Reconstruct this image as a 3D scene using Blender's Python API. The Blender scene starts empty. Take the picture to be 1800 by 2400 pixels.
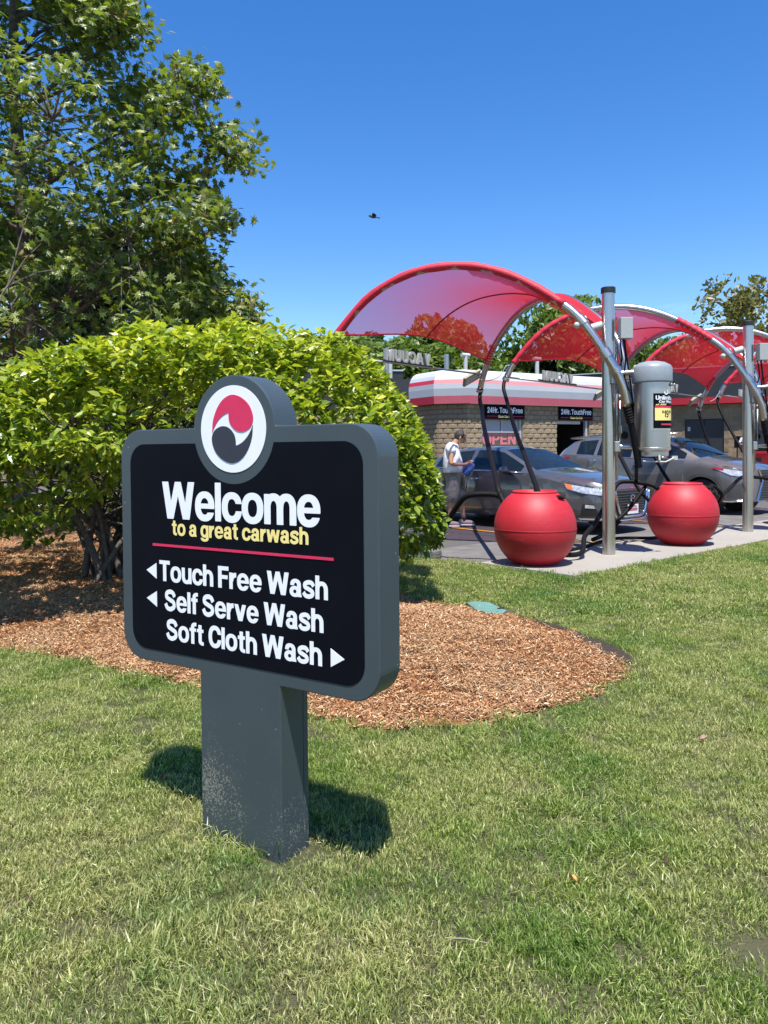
import bpy, bmesh, math, random
import numpy as np
from mathutils import Vector, Matrix
random.seed(7); rng = np.random.default_rng(7)
sc = bpy.context.scene
COL = sc.collection
rad = math.radians
# ------------------------------------------------------------------ camera
cam = bpy.data.cameras.new("camera"); camo = bpy.data.objects.new("camera", cam); COL.objects.link(camo)
cam.sensor_fit = 'VERTICAL'; cam.sensor_height = 36.0; cam.lens = 1800 / 2400 * 36.0
PIT, ROLL = rad(1.2), rad(0.5)
cam.shift_y = -(1200 - (1055 + 1800 * math.tan(PIT))) / 2400
cam.clip_start = 0.05; cam.clip_end = 3000
camo.matrix_world = Matrix.Translation((0, 0, 1.4)) @ Matrix.Rotation(rad(90) - PIT, 4, 'X') @ Matrix.Rotation(-ROLL, 4, 'Z')
sc.camera = camo
# ------------------------------------------------------------------ sky, sun, exposure
SUN_EL = rad(69.5)
sdir = Vector((0.035, -0.372, 1.0)).normalized()          # towards the sun
w = bpy.data.worlds.new("World"); sc.world = w; w.use_nodes = True
nt = w.node_tree; bgn = nt.nodes['Background']
sky = nt.nodes.new('ShaderNodeTexSky'); sky.sky_type = 'NISHITA'; sky.sun_disc = False
sky.sun_elevation = SUN_EL; sky.sun_rotation = math.atan2(sdir.x, sdir.y)
sky.altitude = 0; sky.air_density = 1.0; sky.dust_density = 0.15; sky.ozone_density = 2.5
tc = nt.nodes.new('ShaderNodeTexCoord')
mp = nt.nodes.new('ShaderNodeMapping'); mp.inputs['Scale'].default_value = (1.6, 1.6, 6.0)
nz = nt.nodes.new('ShaderNodeTexNoise'); nz.inputs['Scale'].default_value = 2.3; nz.inputs['Detail'].default_value = 7; nz.inputs['Roughness'].default_value = .6
cr = nt.nodes.new('ShaderNodeValToRGB'); cr.color_ramp.elements[0].position = .56; cr.color_ramp.elements[1].position = .74
sep = nt.nodes.new('ShaderNodeSeparateXYZ')
mr = nt.nodes.new('ShaderNodeMapRange'); mr.inputs['From Min'].default_value = .22; mr.inputs['From Max'].default_value = .03
mr.inputs['To Min'].default_value = 0; mr.inputs['To Max'].default_value = .75
mu = nt.nodes.new('ShaderNodeMath'); mu.operation = 'MULTIPLY'
mixc = nt.nodes.new('ShaderNodeMix'); mixc.data_type = 'RGBA'
hsv = nt.nodes.new('ShaderNodeHueSaturation'); hsv.inputs['Hue'].default_value = .509; hsv.inputs['Saturation'].default_value = 1.35; hsv.inputs['Value'].default_value = 1.0
L = nt.links.new
L(tc.outputs['Generated'], mp.inputs['Vector']); L(mp.outputs[0], nz.inputs['Vector']); L(nz.outputs[0], cr.inputs[0])
L(tc.outputs['Generated'], sep.inputs[0]); L(sep.outputs['Z'], mr.inputs['Value'])
L(cr.outputs[0], mu.inputs[0]); L(mr.outputs[0], mu.inputs[1]); L(mu.outputs[0], mixc.inputs[0])
L(sky.outputs[0], hsv.inputs['Color']); L(hsv.outputs[0], mixc.inputs[6]); mixc.inputs[7].default_value = (9.0, 9.6, 10.5, 1)
L(mixc.outputs[2], bgn.inputs['Color']); bgn.inputs['Strength'].default_value = 0.105
sun = bpy.data.lights.new("sun", 'SUN'); sun.energy = 4.5; sun.angle = rad(.53); sun.color = (1, .955, .89)
suno = bpy.data.objects.new("sun", sun); COL.objects.link(suno)
suno.rotation_euler = sdir.to_track_quat('Z', 'Y').to_euler(); suno.location = (0, 0, 20)
vs = sc.view_settings; vs.view_transform = 'Standard'; vs.look = 'None'; vs.exposure = 1.0; vs.gamma = 1; vs.use_curve_mapping = False
sc.cycles.max_bounces = 8; sc.cycles.transparent_max_bounces = 12

# ------------------------------------------------------------------ helpers
def lk(n, m=None, parent=None, me=None):
    o = bpy.data.objects.new(n, me); COL.objects.link(o)
    if parent is not None: o.parent = parent
    if m is not None and me is not None and len(me.materials) == 0: me.materials.append(m)
    return o
def mesh(n, vs_, fs, m=None, parent=None, smooth=False):
    me = bpy.data.meshes.new(n); me.from_pydata([tuple(map(float, v)) for v in vs_], [], [tuple(map(int, f)) for f in fs])
    if smooth: me.polygons.foreach_set('use_smooth', [True] * len(me.polygons))
    me.update()
    return lk(n, m, parent, me)
def tag(o, label=None, cat=None, group=None, kind=None):
    if label: o['label'] = label
    if cat: o['category'] = cat
    if group: o['group'] = group
    if kind: o['kind'] = kind
    return o
def empty(n, loc=(0, 0, 0), rz=0, label=None, cat=None, group=None):
    o = bpy.data.objects.new(n, None); COL.objects.link(o); o.location = loc; o.rotation_euler = (0, 0, rz); o.empty_display_size = .2
    return tag(o, label, cat, group)
def copy_tree(o, parent=None):
    c = o.copy(); COL.objects.link(c); c.parent = parent
    for k in list(o.children): copy_tree(k, c)
    return c
class MB:
    def __init__(s): s.v = []; s.f = []
    def add(s, v, f):
        b = len(s.v); s.v += [tuple(x) for x in v]; s.f += [tuple(i + b for i in q) for q in f]; return s
    def box(s, c, d, M=None):
        x, y, z = d[0] / 2, d[1] / 2, d[2] / 2
        v = [Vector((a * x, b * y, e * z)) for e in (-1, 1) for b in (-1, 1) for a in (-1, 1)]
        if M is not None: v = [M @ p for p in v]
        v = [p + Vector(c) for p in v]
        return s.add(v, [(0, 2, 3, 1), (4, 5, 7, 6), (0, 1, 5, 4), (1, 3, 7, 5), (3, 2, 6, 7), (2, 0, 4, 6)])
    def tube(s, pts, r, n=12, cap=True):
        P = [Vector(p) for p in pts]; R = r if hasattr(r, '__len__') else [r] * len(P)
        t = (P[1] - P[0]).normalized(); a = t.orthogonal().normalized(); v = []
        for i, p in enumerate(P):
            if i == 0: d = P[1] - P[0]
            elif i == len(P) - 1: d = P[-1] - P[-2]
            else: d = (P[i + 1] - P[i]).normalized() + (P[i] - P[i - 1]).normalized()
            if d.length < 1e-9: d = t
            d.normalize(); a = a - d * a.dot(d)
            a = a.normalized() if a.length > 1e-6 else d.orthogonal().normalized()
            b = d.cross(a); t = d
            for k in range(n):
                th = 2 * math.pi * k / n; v.append(p + (a * math.cos(th) + b * math.sin(th)) * R[i])
        f = [(i * n + k, i * n + (k + 1) % n, (i + 1) * n + (k + 1) % n, (i + 1) * n + k) for i in range(len(P) - 1) for k in range(n)]
        if cap: f += [tuple(range(n))[::-1], tuple((len(P) - 1) * n + k for k in range(n))]
        return s.add(v, f)
    def lathe(s, prof, c=(0, 0, 0), n=32, M=None):
        v = []; f = []
        for r, z in prof:
            for k in range(n):
                th = 2 * math.pi * k / n; p = Vector((r * math.cos(th), r * math.sin(th), z))
                if M is not None: p = M @ p
                v.append(p + Vector(c))
        for i in range(len(prof) - 1):
            for k in range(n): f.append((i * n + k, i * n + (k + 1) % n, (i + 1) * n + (k + 1) % n, (i + 1) * n + k))
        return s.add(v, f)
    def ball(s, c, r, n=12, m=8):
        rx, ry, rz = r if hasattr(r, '__len__') else (r, r, r)
        v = []; f = []
        for i in range(m + 1):
            ph = math.pi * i / m
            for k in range(n):
                th = 2 * math.pi * k / n
                v.append((c[0] + rx * math.sin(ph) * math.cos(th), c[1] + ry * math.sin(ph) * math.sin(th), c[2] - rz * math.cos(ph)))
        for i in range(m):
            for k in range(n): f.append((i * n + k, i * n + (k + 1) % n, (i + 1) * n + (k + 1) % n, (i + 1) * n + k))
        return s.add(v, f)
    def prism(s, poly, y0, y1):
        """polygon in x,z extruded along y (y0 is the front, facing -y)"""
        n = len(poly)
        v = [(x, y0, z) for x, z in poly] + [(x, y1, z) for x, z in poly]
        f = [tuple(range(n)), tuple(range(2 * n - 1, n - 1, -1))] + [((k + 1) % n, k, n + k, n + (k + 1) % n) for k in range(n)]
        return s.add(v, f)
    def build(s, n, m, parent=None, smooth=False, bevel=0, auto=False):
        o = mesh(n, s.v, s.f, m, parent, smooth)
        if auto:
            bm = bmesh.new(); bm.from_mesh(o.data)
            for e in bm.edges:
                if len(e.link_faces) == 2 and e.calc_face_angle(0) > .6: e.smooth = False
            for q in bm.faces: q.smooth = True
            bm.to_mesh(o.data); bm.free()
        if bevel:
            bv = o.modifiers.new('bevel', 'BEVEL'); bv.width = bevel; bv.segments = 2; bv.limit_method = 'ANGLE'
        return o
def spline(pts, k=6):
    P = [Vector(p) for p in pts]; P = [P[0] * 2 - P[1]] + P + [P[-1] * 2 - P[-2]]; out = []
    for i in range(1, len(P) - 2):
        for j in range(k):
            t = j / k; a, b, c, d = P[i - 1], P[i], P[i + 1], P[i + 2]
            out.append(.5 * ((2 * b) + (c - a) * t + (2 * a - 5 * b + 4 * c - d) * t * t + (3 * b - a - 3 * c + d) * t ** 3))
    out.append(P[-2]); return out
def inpoly(x, y, poly):
    x = np.asarray(x); y = np.asarray(y); c = np.zeros(x.shape, bool); n = len(poly)
    for i in range(n):
        x1, y1 = poly[i]; x2, y2 = poly[(i + 1) % n]
        if y1 == y2: continue
        c ^= ((y1 > y) != (y2 > y)) & (x < (x2 - x1) * (y - y1) / (y2 - y1) + x1)
    return c
def distpoly(x, y, poly):
    x = np.asarray(x, float); y = np.asarray(y, float); d = np.full(x.shape, 1e9); n = len(poly)
    for i in range(n):
        a = np.array(poly[i]); b = np.array(poly[(i + 1) % n]); e = b - a; l2 = e @ e + 1e-12
        t = np.clip(((x - a[0]) * e[0] + (y - a[1]) * e[1]) / l2, 0, 1)
        d = np.minimum(d, np.hypot(x - a[0] - t * e[0], y - a[1] - t * e[1]))
    return d
def vnoise(x, y, s, seed=0):
    """smooth value noise, numpy"""
    x = np.asarray(x, float) / s; y = np.asarray(y, float) / s
    xi = np.floor(x).astype(int); yi = np.floor(y).astype(int); fx = x - xi; fy = y - yi
    def h(a, b):
        n = np.sin(a * 127.1 + b * 311.7 + seed * 74.7) * 43758.5453
        return n - np.floor(n)
    fx = fx * fx * (3 - 2 * fx); fy = fy * fy * (3 - 2 * fy)
    return (h(xi, yi) * (1 - fx) + h(xi + 1, yi) * fx) * (1 - fy) + (h(xi, yi + 1) * (1 - fx) + h(xi + 1, yi + 1) * fx) * fy
# ------------------------------------------------------------------ materials
def nodes(n):
    m = bpy.data.materials.new(n); m.use_nodes = True; t = m.node_tree
    return m, t, t.nodes['Principled BSDF'], t.nodes['Material Output']
def mat(n, c, rough=.6, metal=0, var=.12, scale=30, bump=0, bscale=80, spec=.5, coat=0, coord='Object'):
    m, t, b, o = nodes(n)
    b.inputs['Roughness'].default_value = rough; b.inputs['Metallic'].default_value = metal
    b.inputs['Specular IOR Level'].default_value = spec
    if coat: b.inputs['Coat Weight'].default_value = coat; b.inputs['Coat Roughness'].default_value = .04
    tcn = t.nodes.new('ShaderNodeTexCoord'); no = t.nodes.new('ShaderNodeTexNoise'); no.inputs['Scale'].default_value = scale; no.inputs['Detail'].default_value = 5
    t.links.new(tcn.outputs[coord], no.inputs['Vector'])
    r = t.nodes.new('ShaderNodeMapRange'); r.inputs['From Min'].default_value = .3; r.inputs['From Max'].default_value = .7
    r.inputs['To Min'].default_value = 1 - var; r.inputs['To Max'].default_value = 1 + var
    t.links.new(no.outputs[0], r.inputs['Value'])
    vm = t.nodes.new('ShaderNodeVectorMath'); vm.operation = 'SCALE'; vm.inputs[0].default_value = c[:3]
    t.links.new(r.outputs[0], vm.inputs['Scale']); t.links.new(vm.outputs[0], b.inputs['Base Color'])
    if bump:
        n2 = t.nodes.new('ShaderNodeTexNoise'); n2.inputs['Scale'].default_value = bscale; n2.inputs['Detail'].default_value = 4
        t.links.new(tcn.outputs[coord], n2.inputs['Vector'])
        bp = t.nodes.new('ShaderNodeBump'); bp.inputs['Strength'].default_value = bump; bp.inputs['Distance'].default_value = .02
        t.links.new(n2.outputs[0], bp.inputs['Height']); t.links.new(bp.outputs[0], b.inputs['Normal'])
    return m
def ramp(t, fac, stops):
    r = t.nodes.new('ShaderNodeValToRGB'); cr = r.color_ramp
    while len(cr.elements) < len(stops): cr.elements.new(.5)
    for e, (p, c) in zip(cr.elements, stops): e.position = p; e.color = (*c, 1)
    t.links.new(fac, r.inputs[0]); return r.outputs[0]
def noise(t, scale, detail=4, vec=None, coord='Object', rough=.5, sc3=None):
    if vec is None:
        vec = t.nodes.new('ShaderNodeTexCoord').outputs[coord] if coord != 'Position' else t.nodes.new('ShaderNodeNewGeometry').outputs['Position']
    if sc3:
        mpn = t.nodes.new('ShaderNodeMapping'); mpn.inputs['Scale'].default_value = sc3; t.links.new(vec, mpn.inputs['Vector']); vec = mpn.outputs[0]
    n = t.nodes.new('ShaderNodeTexNoise'); n.inputs['Scale'].default_value = scale; n.inputs['Detail'].default_value = detail; n.inputs['Roughness'].default_value = rough
    t.links.new(vec, n.inputs['Vector']); return n.outputs[0]
def math_(t, op, a, b):
    m = t.nodes.new('ShaderNodeMath'); m.operation = op
    for i, x in enumerate((a, b)):
        if isinstance(x, (int, float)): m.inputs[i].default_value = x
        else: t.links.new(x, m.inputs[i])
    return m.outputs[0]
def mix(t, fac, a, b):
    m = t.nodes.new('ShaderNodeMix'); m.data_type = 'RGBA'
    if isinstance(fac, (int, float)): m.inputs[0].default_value = fac
    else: t.links.new(fac, m.inputs[0])
    for i, x in ((6, a), (7, b)):
        if isinstance(x, tuple): m.inputs[i].default_value = (*x, 1)
        else: t.links.new(x, m.inputs[i])
    return m.outputs[2]
def bumpn(t, b, h, s=.5, d=.02):
    bp = t.nodes.new('ShaderNodeBump'); bp.inputs['Strength'].default_value = s; bp.inputs['Distance'].default_value = d
    t.links.new(h, bp.inputs['Height']); t.links.new(bp.outputs[0], b.inputs['Normal'])
def leafmat(n, stops, trans=.35, rough=.45, patch=None, spec=.5):
    """foliage: colour from the per-leaf attribute 'tone'"""
    m, t, b, o = nodes(n)
    at = t.nodes.new('ShaderNodeAttribute'); at.attribute_name = 'tone'
    fac = at.outputs['Fac']
    col = ramp(t, fac, stops)
    if patch: col = patch(t, col, fac)
    t.links.new(col, b.inputs['Base Color']); b.inputs['Roughness'].default_value = rough; b.inputs['Specular IOR Level'].default_value = spec
    tr = t.nodes.new('ShaderNodeBsdfTranslucent')
    br = t.nodes.new('ShaderNodeVectorMath'); br.operation = 'MULTIPLY'; br.inputs[1].default_value = (1.25, 1.35, .55)
    t.links.new(col, br.inputs[0]); t.links.new(br.outputs[0], tr.inputs['Color'])
    ms = t.nodes.new('ShaderNodeMixShader'); ms.inputs[0].default_value = trans
    t.links.new(b.outputs[0], ms.inputs[1]); t.links.new(tr.outputs[0], ms.inputs[2]); t.links.new(ms.outputs[0], o.inputs['Surface'])
    return m
M = {}
# sign enamel with grass clippings low down
m, t, b, o = nodes('sign_enamel')
pos = t.nodes.new('ShaderNodeNewGeometry').outputs['Position']
sx = t.nodes.new('ShaderNodeSeparateXYZ'); t.links.new(pos, sx.inputs[0])
low = t.nodes.new('ShaderNodeMapRange'); low.inputs['From Min'].default_value = .5; low.inputs['From Max'].default_value = .05; t.links.new(sx.outputs['Z'], low.inputs['Value'])
d1 = noise(t, 130, 3, coord='Position', rough=.7); d2 = noise(t, 7, 3, coord='Position')
f1 = math_(t, 'MULTIPLY', low.outputs[0], math_(t, 'GREATER_THAN', math_(t, 'ADD', d1, math_(t, 'MULTIPLY', math_(t, 'SUBTRACT', d2, .5), .55)), .66))
vor = t.nodes.new('ShaderNodeTexVoronoi'); vor.inputs['Scale'].default_value = 14; t.links.new(pos, vor.inputs['Vector'])
vdp = t.nodes.new('ShaderNodeVectorMath'); vdp.operation = 'DISTANCE'; vdp.inputs[1].default_value = (-.64, 2.74, .20); t.links.new(pos, vdp.inputs[0])
spr = t.nodes.new('ShaderNodeMapRange'); spr.inputs['From Min'].default_value = .17; spr.inputs['From Max'].default_value = .02; spr.inputs['To Max'].default_value = .17; t.links.new(vdp.outputs['Value'], spr.inputs['Value'])
f1 = math_(t, 'MAXIMUM', f1, math_(t, 'MULTIPLY', math_(t, 'GREATER_THAN', spr.outputs[0], .003), math_(t, 'GREATER_THAN', math_(t, 'ADD', d1, spr.outputs[0]), .66)))
scr = math_(t, 'LESS_THAN', vor.outputs['Distance'], .035)
base = mix(t, noise(t, 5, 4, coord='Position'), (.040, .056, .064), (.052, .070, .078))
c = mix(t, math_(t, 'MULTIPLY', f1, .42), base, (.42, .39, .30)); c = mix(t, math_(t, 'MULTIPLY', scr, .6), c, (.4, .4, .4))
t.links.new(c, b.inputs['Base Color']); b.inputs['Roughness'].default_value = .38
M['enamel'] = m
M['signblack'] = mat('sign_black_vinyl', (.0025, .003, .006), .6, var=.2, scale=6, spec=.10)
M['signwhite'] = mat('sign_white_vinyl', (.80, .81, .84), .5, var=.02, scale=8)
M['signyellow'] = mat('sign_yellow_vinyl', (.86, .70, .24), .5, var=.03)
M['signred'] = mat('sign_red_vinyl', (.62, .022, .085), .5, var=.05)
M['signink'] = mat('sign_ink_grey', (.028, .029, .042), .5, var=.05)
M['steel'] = mat('brushed_stainless', (.54, .50, .475), .30, 1.0, .03, 3)
M['steel2'] = mat('satin_stainless', (.52, .475, .45), .36, 1.0, .03, 3)
M['galv'] = mat('galvanised_pipe', (.42, .42, .40), .42, .9, .15, 30)
M['blackrub'] = mat('black_rubber', (.006, .006, .006), .6, var=.25, scale=40, spec=.15)
M['blackpl'] = mat('black_plastic', (.015, .015, .016), .5)
M['greyplast'] = mat('grey_fibreglass', (.22, .25, .27), .45, var=.06, bump=.15, bscale=12)
M['boxgrey'] = mat('grey_enclosure', (.33, .35, .34), .5, var=.05)
M['whitepl'] = mat('white_plastic', (.45, .45, .43), .5)
M['beige'] = mat('lamp_housing_beige', (.24, .22, .15), .6)
m, t, b, o = nodes('red_rotomoulded_plastic')
st_ = noise(t, 9, 5, sc3=(.6, .6, 7), rough=.65); c = mix(t, noise(t, 3.5, 4), (.36, .011, .020), (.46, .015, .026)); sc_ = t.nodes.new('ShaderNodeMapRange'); sc_.inputs['From Min'].default_value = .60; sc_.inputs['From Max'].default_value = .75; sc_.inputs['To Max'].default_value = .30; t.links.new(st_, sc_.inputs['Value'])
c = mix(t, sc_.outputs[0], c, (.62, .20, .19)); t.links.new(c, b.inputs['Base Color']); b.inputs['Roughness'].default_value = .55; bumpn(t, b, noise(t, 90, 3), .12, .01); M['redball'] = m
m, t, b, o = nodes('red_shade_cloth')
b.inputs['Base Color'].default_value = (.60, .020, .040, 1); b.inputs['Roughness'].default_value = .65
tr = t.nodes.new('ShaderNodeBsdfTranslucent'); tr.inputs['Color'].default_value = (.46, .014, .026, 1)
a1 = t.nodes.new('ShaderNodeMixShader'); a1.inputs[0].default_value = .40; t.links.new(b.outputs[0], a1.inputs[1]); t.links.new(tr.outputs[0], a1.inputs[2])
tp = t.nodes.new('ShaderNodeBsdfTransparent'); tp.inputs['Color'].default_value = (1, .78, .92, 1)
a2 = t.nodes.new('ShaderNodeMixShader'); t.links.new(a1.outputs[0], a2.inputs[1]); t.links.new(tp.outputs[0], a2.inputs[2])
lw = t.nodes.new('ShaderNodeLayerWeight'); lw.inputs['Blend'].default_value = .5
mrn = t.nodes.new('ShaderNodeMapRange'); mrn.inputs['From Min'].default_value = .2; mrn.inputs['From Max'].default_value = .9; mrn.inputs['To Min'].default_value = .52; mrn.inputs['To Max'].default_value = .05
t.links.new(lw.outputs['Facing'], mrn.inputs['Value']); t.links.new(mrn.outputs[0], a2.inputs[0]); t.links.new(a2.outputs[0], o.inputs['Surface'])
M['cloth'] = m
M['clothhem'] = mat('red_canopy_hem', (.50, .014, .035), .6, bump=.3, bscale=60)
M['seam'] = mat('dark_red_seam', (.12, .004, .008), .7)
# ground materials
m, t, b, o = nodes('asphalt')
c = mix(t, noise(t, 1.1, 5, coord='Position'), (.056, .052, .047), (.100, .093, .084)); c = mix(t, math_(t, 'GREATER_THAN', noise(t, 300, 2, coord='Position'), .6), c, (.15, .145, .14))
t.links.new(c, b.inputs['Base Color']); b.inputs['Roughness'].default_value = .85; bumpn(t, b, noise(t, 240, 3, coord='Position'), .5, .01); M['asphalt'] = m
m, t, b, o = nodes('concrete')
c = mix(t, noise(t, 1.7, 6, coord='Position', rough=.65), (.23, .215, .185), (.32, .30, .262)); c = mix(t, math_(t, 'GREATER_THAN', noise(t, 60, 4, coord='Position'), .63), c, (.24, .22, .20))
t.links.new(c, b.inputs['Base Color']); b.inputs['Roughness'].default_value = .85; bumpn(t, b, noise(t, 160, 4, coord='Position'), .3, .01); M['concrete'] = m
M['linepaint'] = mat('yellow_line_paint', (.62, .36, .03), .7, var=.3, scale=9)
m, t, b, o = nodes('soil')
c = mix(t, noise(t, 2.2, 5, coord='Position'), (.025, .032, .010), (.11, .10, .048)); t.links.new(c, b.inputs['Base Color']); b.inputs['Roughness'].default_value = .95
bumpn(t, b, noise(t, 120, 4, coord='Position'), .8, .02); M['soil'] = m
m, t, b, o = nodes('mulch_base')
c = mix(t, noise(t, 90, 5, coord='Position', rough=.7), (.10, .035, .012), (.46, .20, .075)); t.links.new(c, b.inputs['Base Color']); b.inputs['Roughness'].default_value = .95
bumpn(t, b, noise(t, 110, 5, coord='Position'), 1, .03); M['mulchbase'] = m
M['shadedsoil'] = mat('dark_soil', (.035, .024, .016), .95, var=.4, scale=60, bump=.8)  # soil colour darkened to carry the shade of the cut edge
def cpatch(t, col, fac):
    n1 = noise(t, 1.3, 4, coord='Position', rough=.65); r = t.nodes.new('ShaderNodeMapRange'); r.inputs['From Min'].default_value = .42; r.inputs['From Max'].default_value = .66; r.inputs['To Max'].default_value = .6; t.links.new(n1, r.inputs['Value'])
    return mix(t, r.outputs[0], col, (.54, .375, .22))
M['chip'] = leafmat('mulch_chip', [(0, (.10, .042, .018)), (.3, (.29, .12, .048)), (.65, (.44, .215, .095)), (.88, (.60, .38, .20)), (1, (.74, .60, .40))], trans=.05, rough=.85, spec=.2, patch=cpatch)
def gpatch(t, col, fac):
    n1 = noise(t, .9, 5, coord='Position', rough=.65); n2 = noise(t, 4.5, 5, coord='Position', rough=.7)
    s = math_(t, 'ADD', math_(t, 'MULTIPLY', n1, .6), math_(t, 'MULTIPLY', n2, .4))
    # a worn, straw-coloured area near the sign's foot (wear, fixed to the ground)
    p = t.nodes.new('ShaderNodeNewGeometry').outputs['Position']
    vd = t.nodes.new('ShaderNodeVectorMath'); vd.operation = 'DISTANCE'; vd.inputs[1].default_value = (-.62, 2.3, 0); t.links.new(p, vd.inputs[0])
    r = t.nodes.new('ShaderNodeMapRange'); r.inputs['From Min'].default_value = 1.0; r.inputs['From Max'].default_value = 0; r.inputs['To Max'].default_value = .13; t.links.new(vd.outputs['Value'], r.inputs['Value'])
    dry = t.nodes.new('ShaderNodeMapRange'); dry.inputs['From Min'].default_value = .45; dry.inputs['From Max'].default_value = .58
    t.links.new(math_(t, 'ADD', s, r.outputs[0]), dry.inputs['Value'])
    k = math_(t, 'MULTIPLY', dry.outputs[0], math_(t, 'ADD', .05, fac))
    c2 = mix(t, k, col, (.60, .53, .29))
    dk = t.nodes.new('ShaderNodeMapRange'); dk.inputs['From Min'].default_value = .50; dk.inputs['From Max'].default_value = .36; dk.inputs['To Max'].default_value = .6; t.links.new(n1, dk.inputs['Value'])
    return mix(t, dk.outputs[0], c2, (.09, .20, .04))
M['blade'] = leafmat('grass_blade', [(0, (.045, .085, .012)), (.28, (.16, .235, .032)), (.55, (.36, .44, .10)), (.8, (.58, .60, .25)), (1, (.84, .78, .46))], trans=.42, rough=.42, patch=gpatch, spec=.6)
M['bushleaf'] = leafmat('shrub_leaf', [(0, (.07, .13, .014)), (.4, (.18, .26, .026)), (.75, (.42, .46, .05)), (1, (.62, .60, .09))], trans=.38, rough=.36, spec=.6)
M['mapleleaf'] = leafmat('maple_leaf', [(0, (.06, .10, .02)), (.6, (.18, .23, .042)), (.92, (.31, .35, .09)), (1, (.26, .18, .10))], trans=.40, rough=.42, spec=.6)
M['darkleaf'] = leafmat('dark_tree_leaf', [(0, (.022, .045, .010)), (1, (.07, .11, .022))], trans=.25)
M['midleaf'] = leafmat('mid_tree_leaf', [(0, (.06, .10, .018)), (1, (.19, .27, .045))], trans=.3)
M['oliveleaf'] = leafmat('olive_tree_leaf', [(0, (.10, .11, .03)), (.7, (.19, .18, .05)), (1, (.30, .20, .06))], trans=.3)
M['bark'] = mat('bark', (.09, .07, .055), .9, var=.4, scale=14, bump=.7, bscale=30)
M['stembark'] = mat('grey_stem_bark', (.085, .072, .062), .9, var=.4, scale=30, bump=.5)

# ------------------------------------------------------------------ setting: ground
def flat(n, poly, z, m, kind='structure'):
    o = mesh(n, [(x, y, z) for x, y in poly], [tuple(range(len(poly)))], m); tag(o, kind=kind); return o
flat('ground', [(-900, -300), (900, -300), (900, 1500), (-900, 1500)], -.03, mat('far_ground', (.09, .10, .05), .95, var=.3, scale=.2))
flat('parking_lot', [(-70, -4), (60, -4), (60, 33), (60, 60), (-70, 60)], -.012, M['asphalt'])
LAWN = [(-22, -3), (16, -3), (16, 19.7), (5.65, 11.28), (2.0, 8.3), (1.15, 9.31), (.2, 9.92), (-1.2, 12.0), (-2.5, 15.5), (-4.5, 19), (-22, 24)]
BED = [(-8, 6.2), (-4.5, 5.95), (-3.4, 5.72), (-2.75, 5.45), (-2.41, 5.3), (-1.96, 5.06), (-1.63, 4.85), (-1.34, 4.68), (-1.11, 4.52), (-.75, 4.24), (-.42, 4.01), (-.15, 3.86), (.08, 3.82), (.39, 3.85), (.78, 4.04), (1.0, 4.18), (1.18, 4.35),
       (1.36, 4.54), (1.48, 4.74), (1.54, 5.0), (1.50, 5.35), (1.3, 5.84), (1.03, 6.34), (.67, 6.63), (.16, 7.11), (-.5, 8.3), (-1.1, 10.5), (-2.6, 14.5), (-4.5, 18), (-12, 20), (-12, 6.4)]
def ground_h(x, y):
    x = np.asarray(x, float); y = np.asarray(y, float)
    i = inpoly(x, y, BED); d = distpoly(x, y, BED); s = np.clip(d / 1.5, 0, 1); s = s * s * (3 - 2 * s)
    lawn = .008 + .012 * vnoise(x, y, .8, 3)
    return np.where(i, .012 + .17 * s + .03 * vnoise(x, y, .35, 5) * np.clip(d / .2, 0, 1), lawn)
def gridmesh(n, poly, step, m, inside=None):
    xs = [p[0] for p in poly]; ys = [p[1] for p in poly]
    X = np.arange(min(xs), max(xs) + step, step); Y = np.arange(min(ys), max(ys) + step, step)
    gx, gy = np.meshgrid(X, Y); z = ground_h(gx, gy)
    v = np.stack([gx, gy, z], -1).reshape(-1, 3); nx = len(X)
    cx = (gx[:-1, :-1] + step / 2); cy = gy[:-1, :-1] + step / 2; k = inpoly(cx, cy, poly)
    idx = np.argwhere(k); f = [(j * nx + i, j * nx + i + 1, (j + 1) * nx + i + 1, (j + 1) * nx + i) for j, i in idx]
    o = mesh(n, v, f, m, smooth=True); return o
tag(flat('lawn', LAWN, .0, M['soil']))
tag(gridmesh('mulch_bed', BED, .1, M['mulchbase']), kind='structure')
tr_ = [(1.56, 4.92), (1.57, 5.05), (1.53, 5.36), (1.34, 5.86), (1.14, 6.18)]; TRL = tr_ + tr_[::-1][1:-1]
mb = MB()
for (a, b_) in zip(tr_[:-1], tr_[1:]):
    mb.add([(a[0] - .10, a[1] - .05, .022), (a[0] + .05, a[1] + .03, .024), (b_[0] + .05, b_[1] + .03, .024), (b_[0] - .10, b_[1] - .05, .022)], [(0, 1, 2, 3)])
tag(mb.build('bed_trench_shade', M['shadedsoil']), kind='structure')  # flat soil strip with the shade of the cut bed edge painted in
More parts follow.
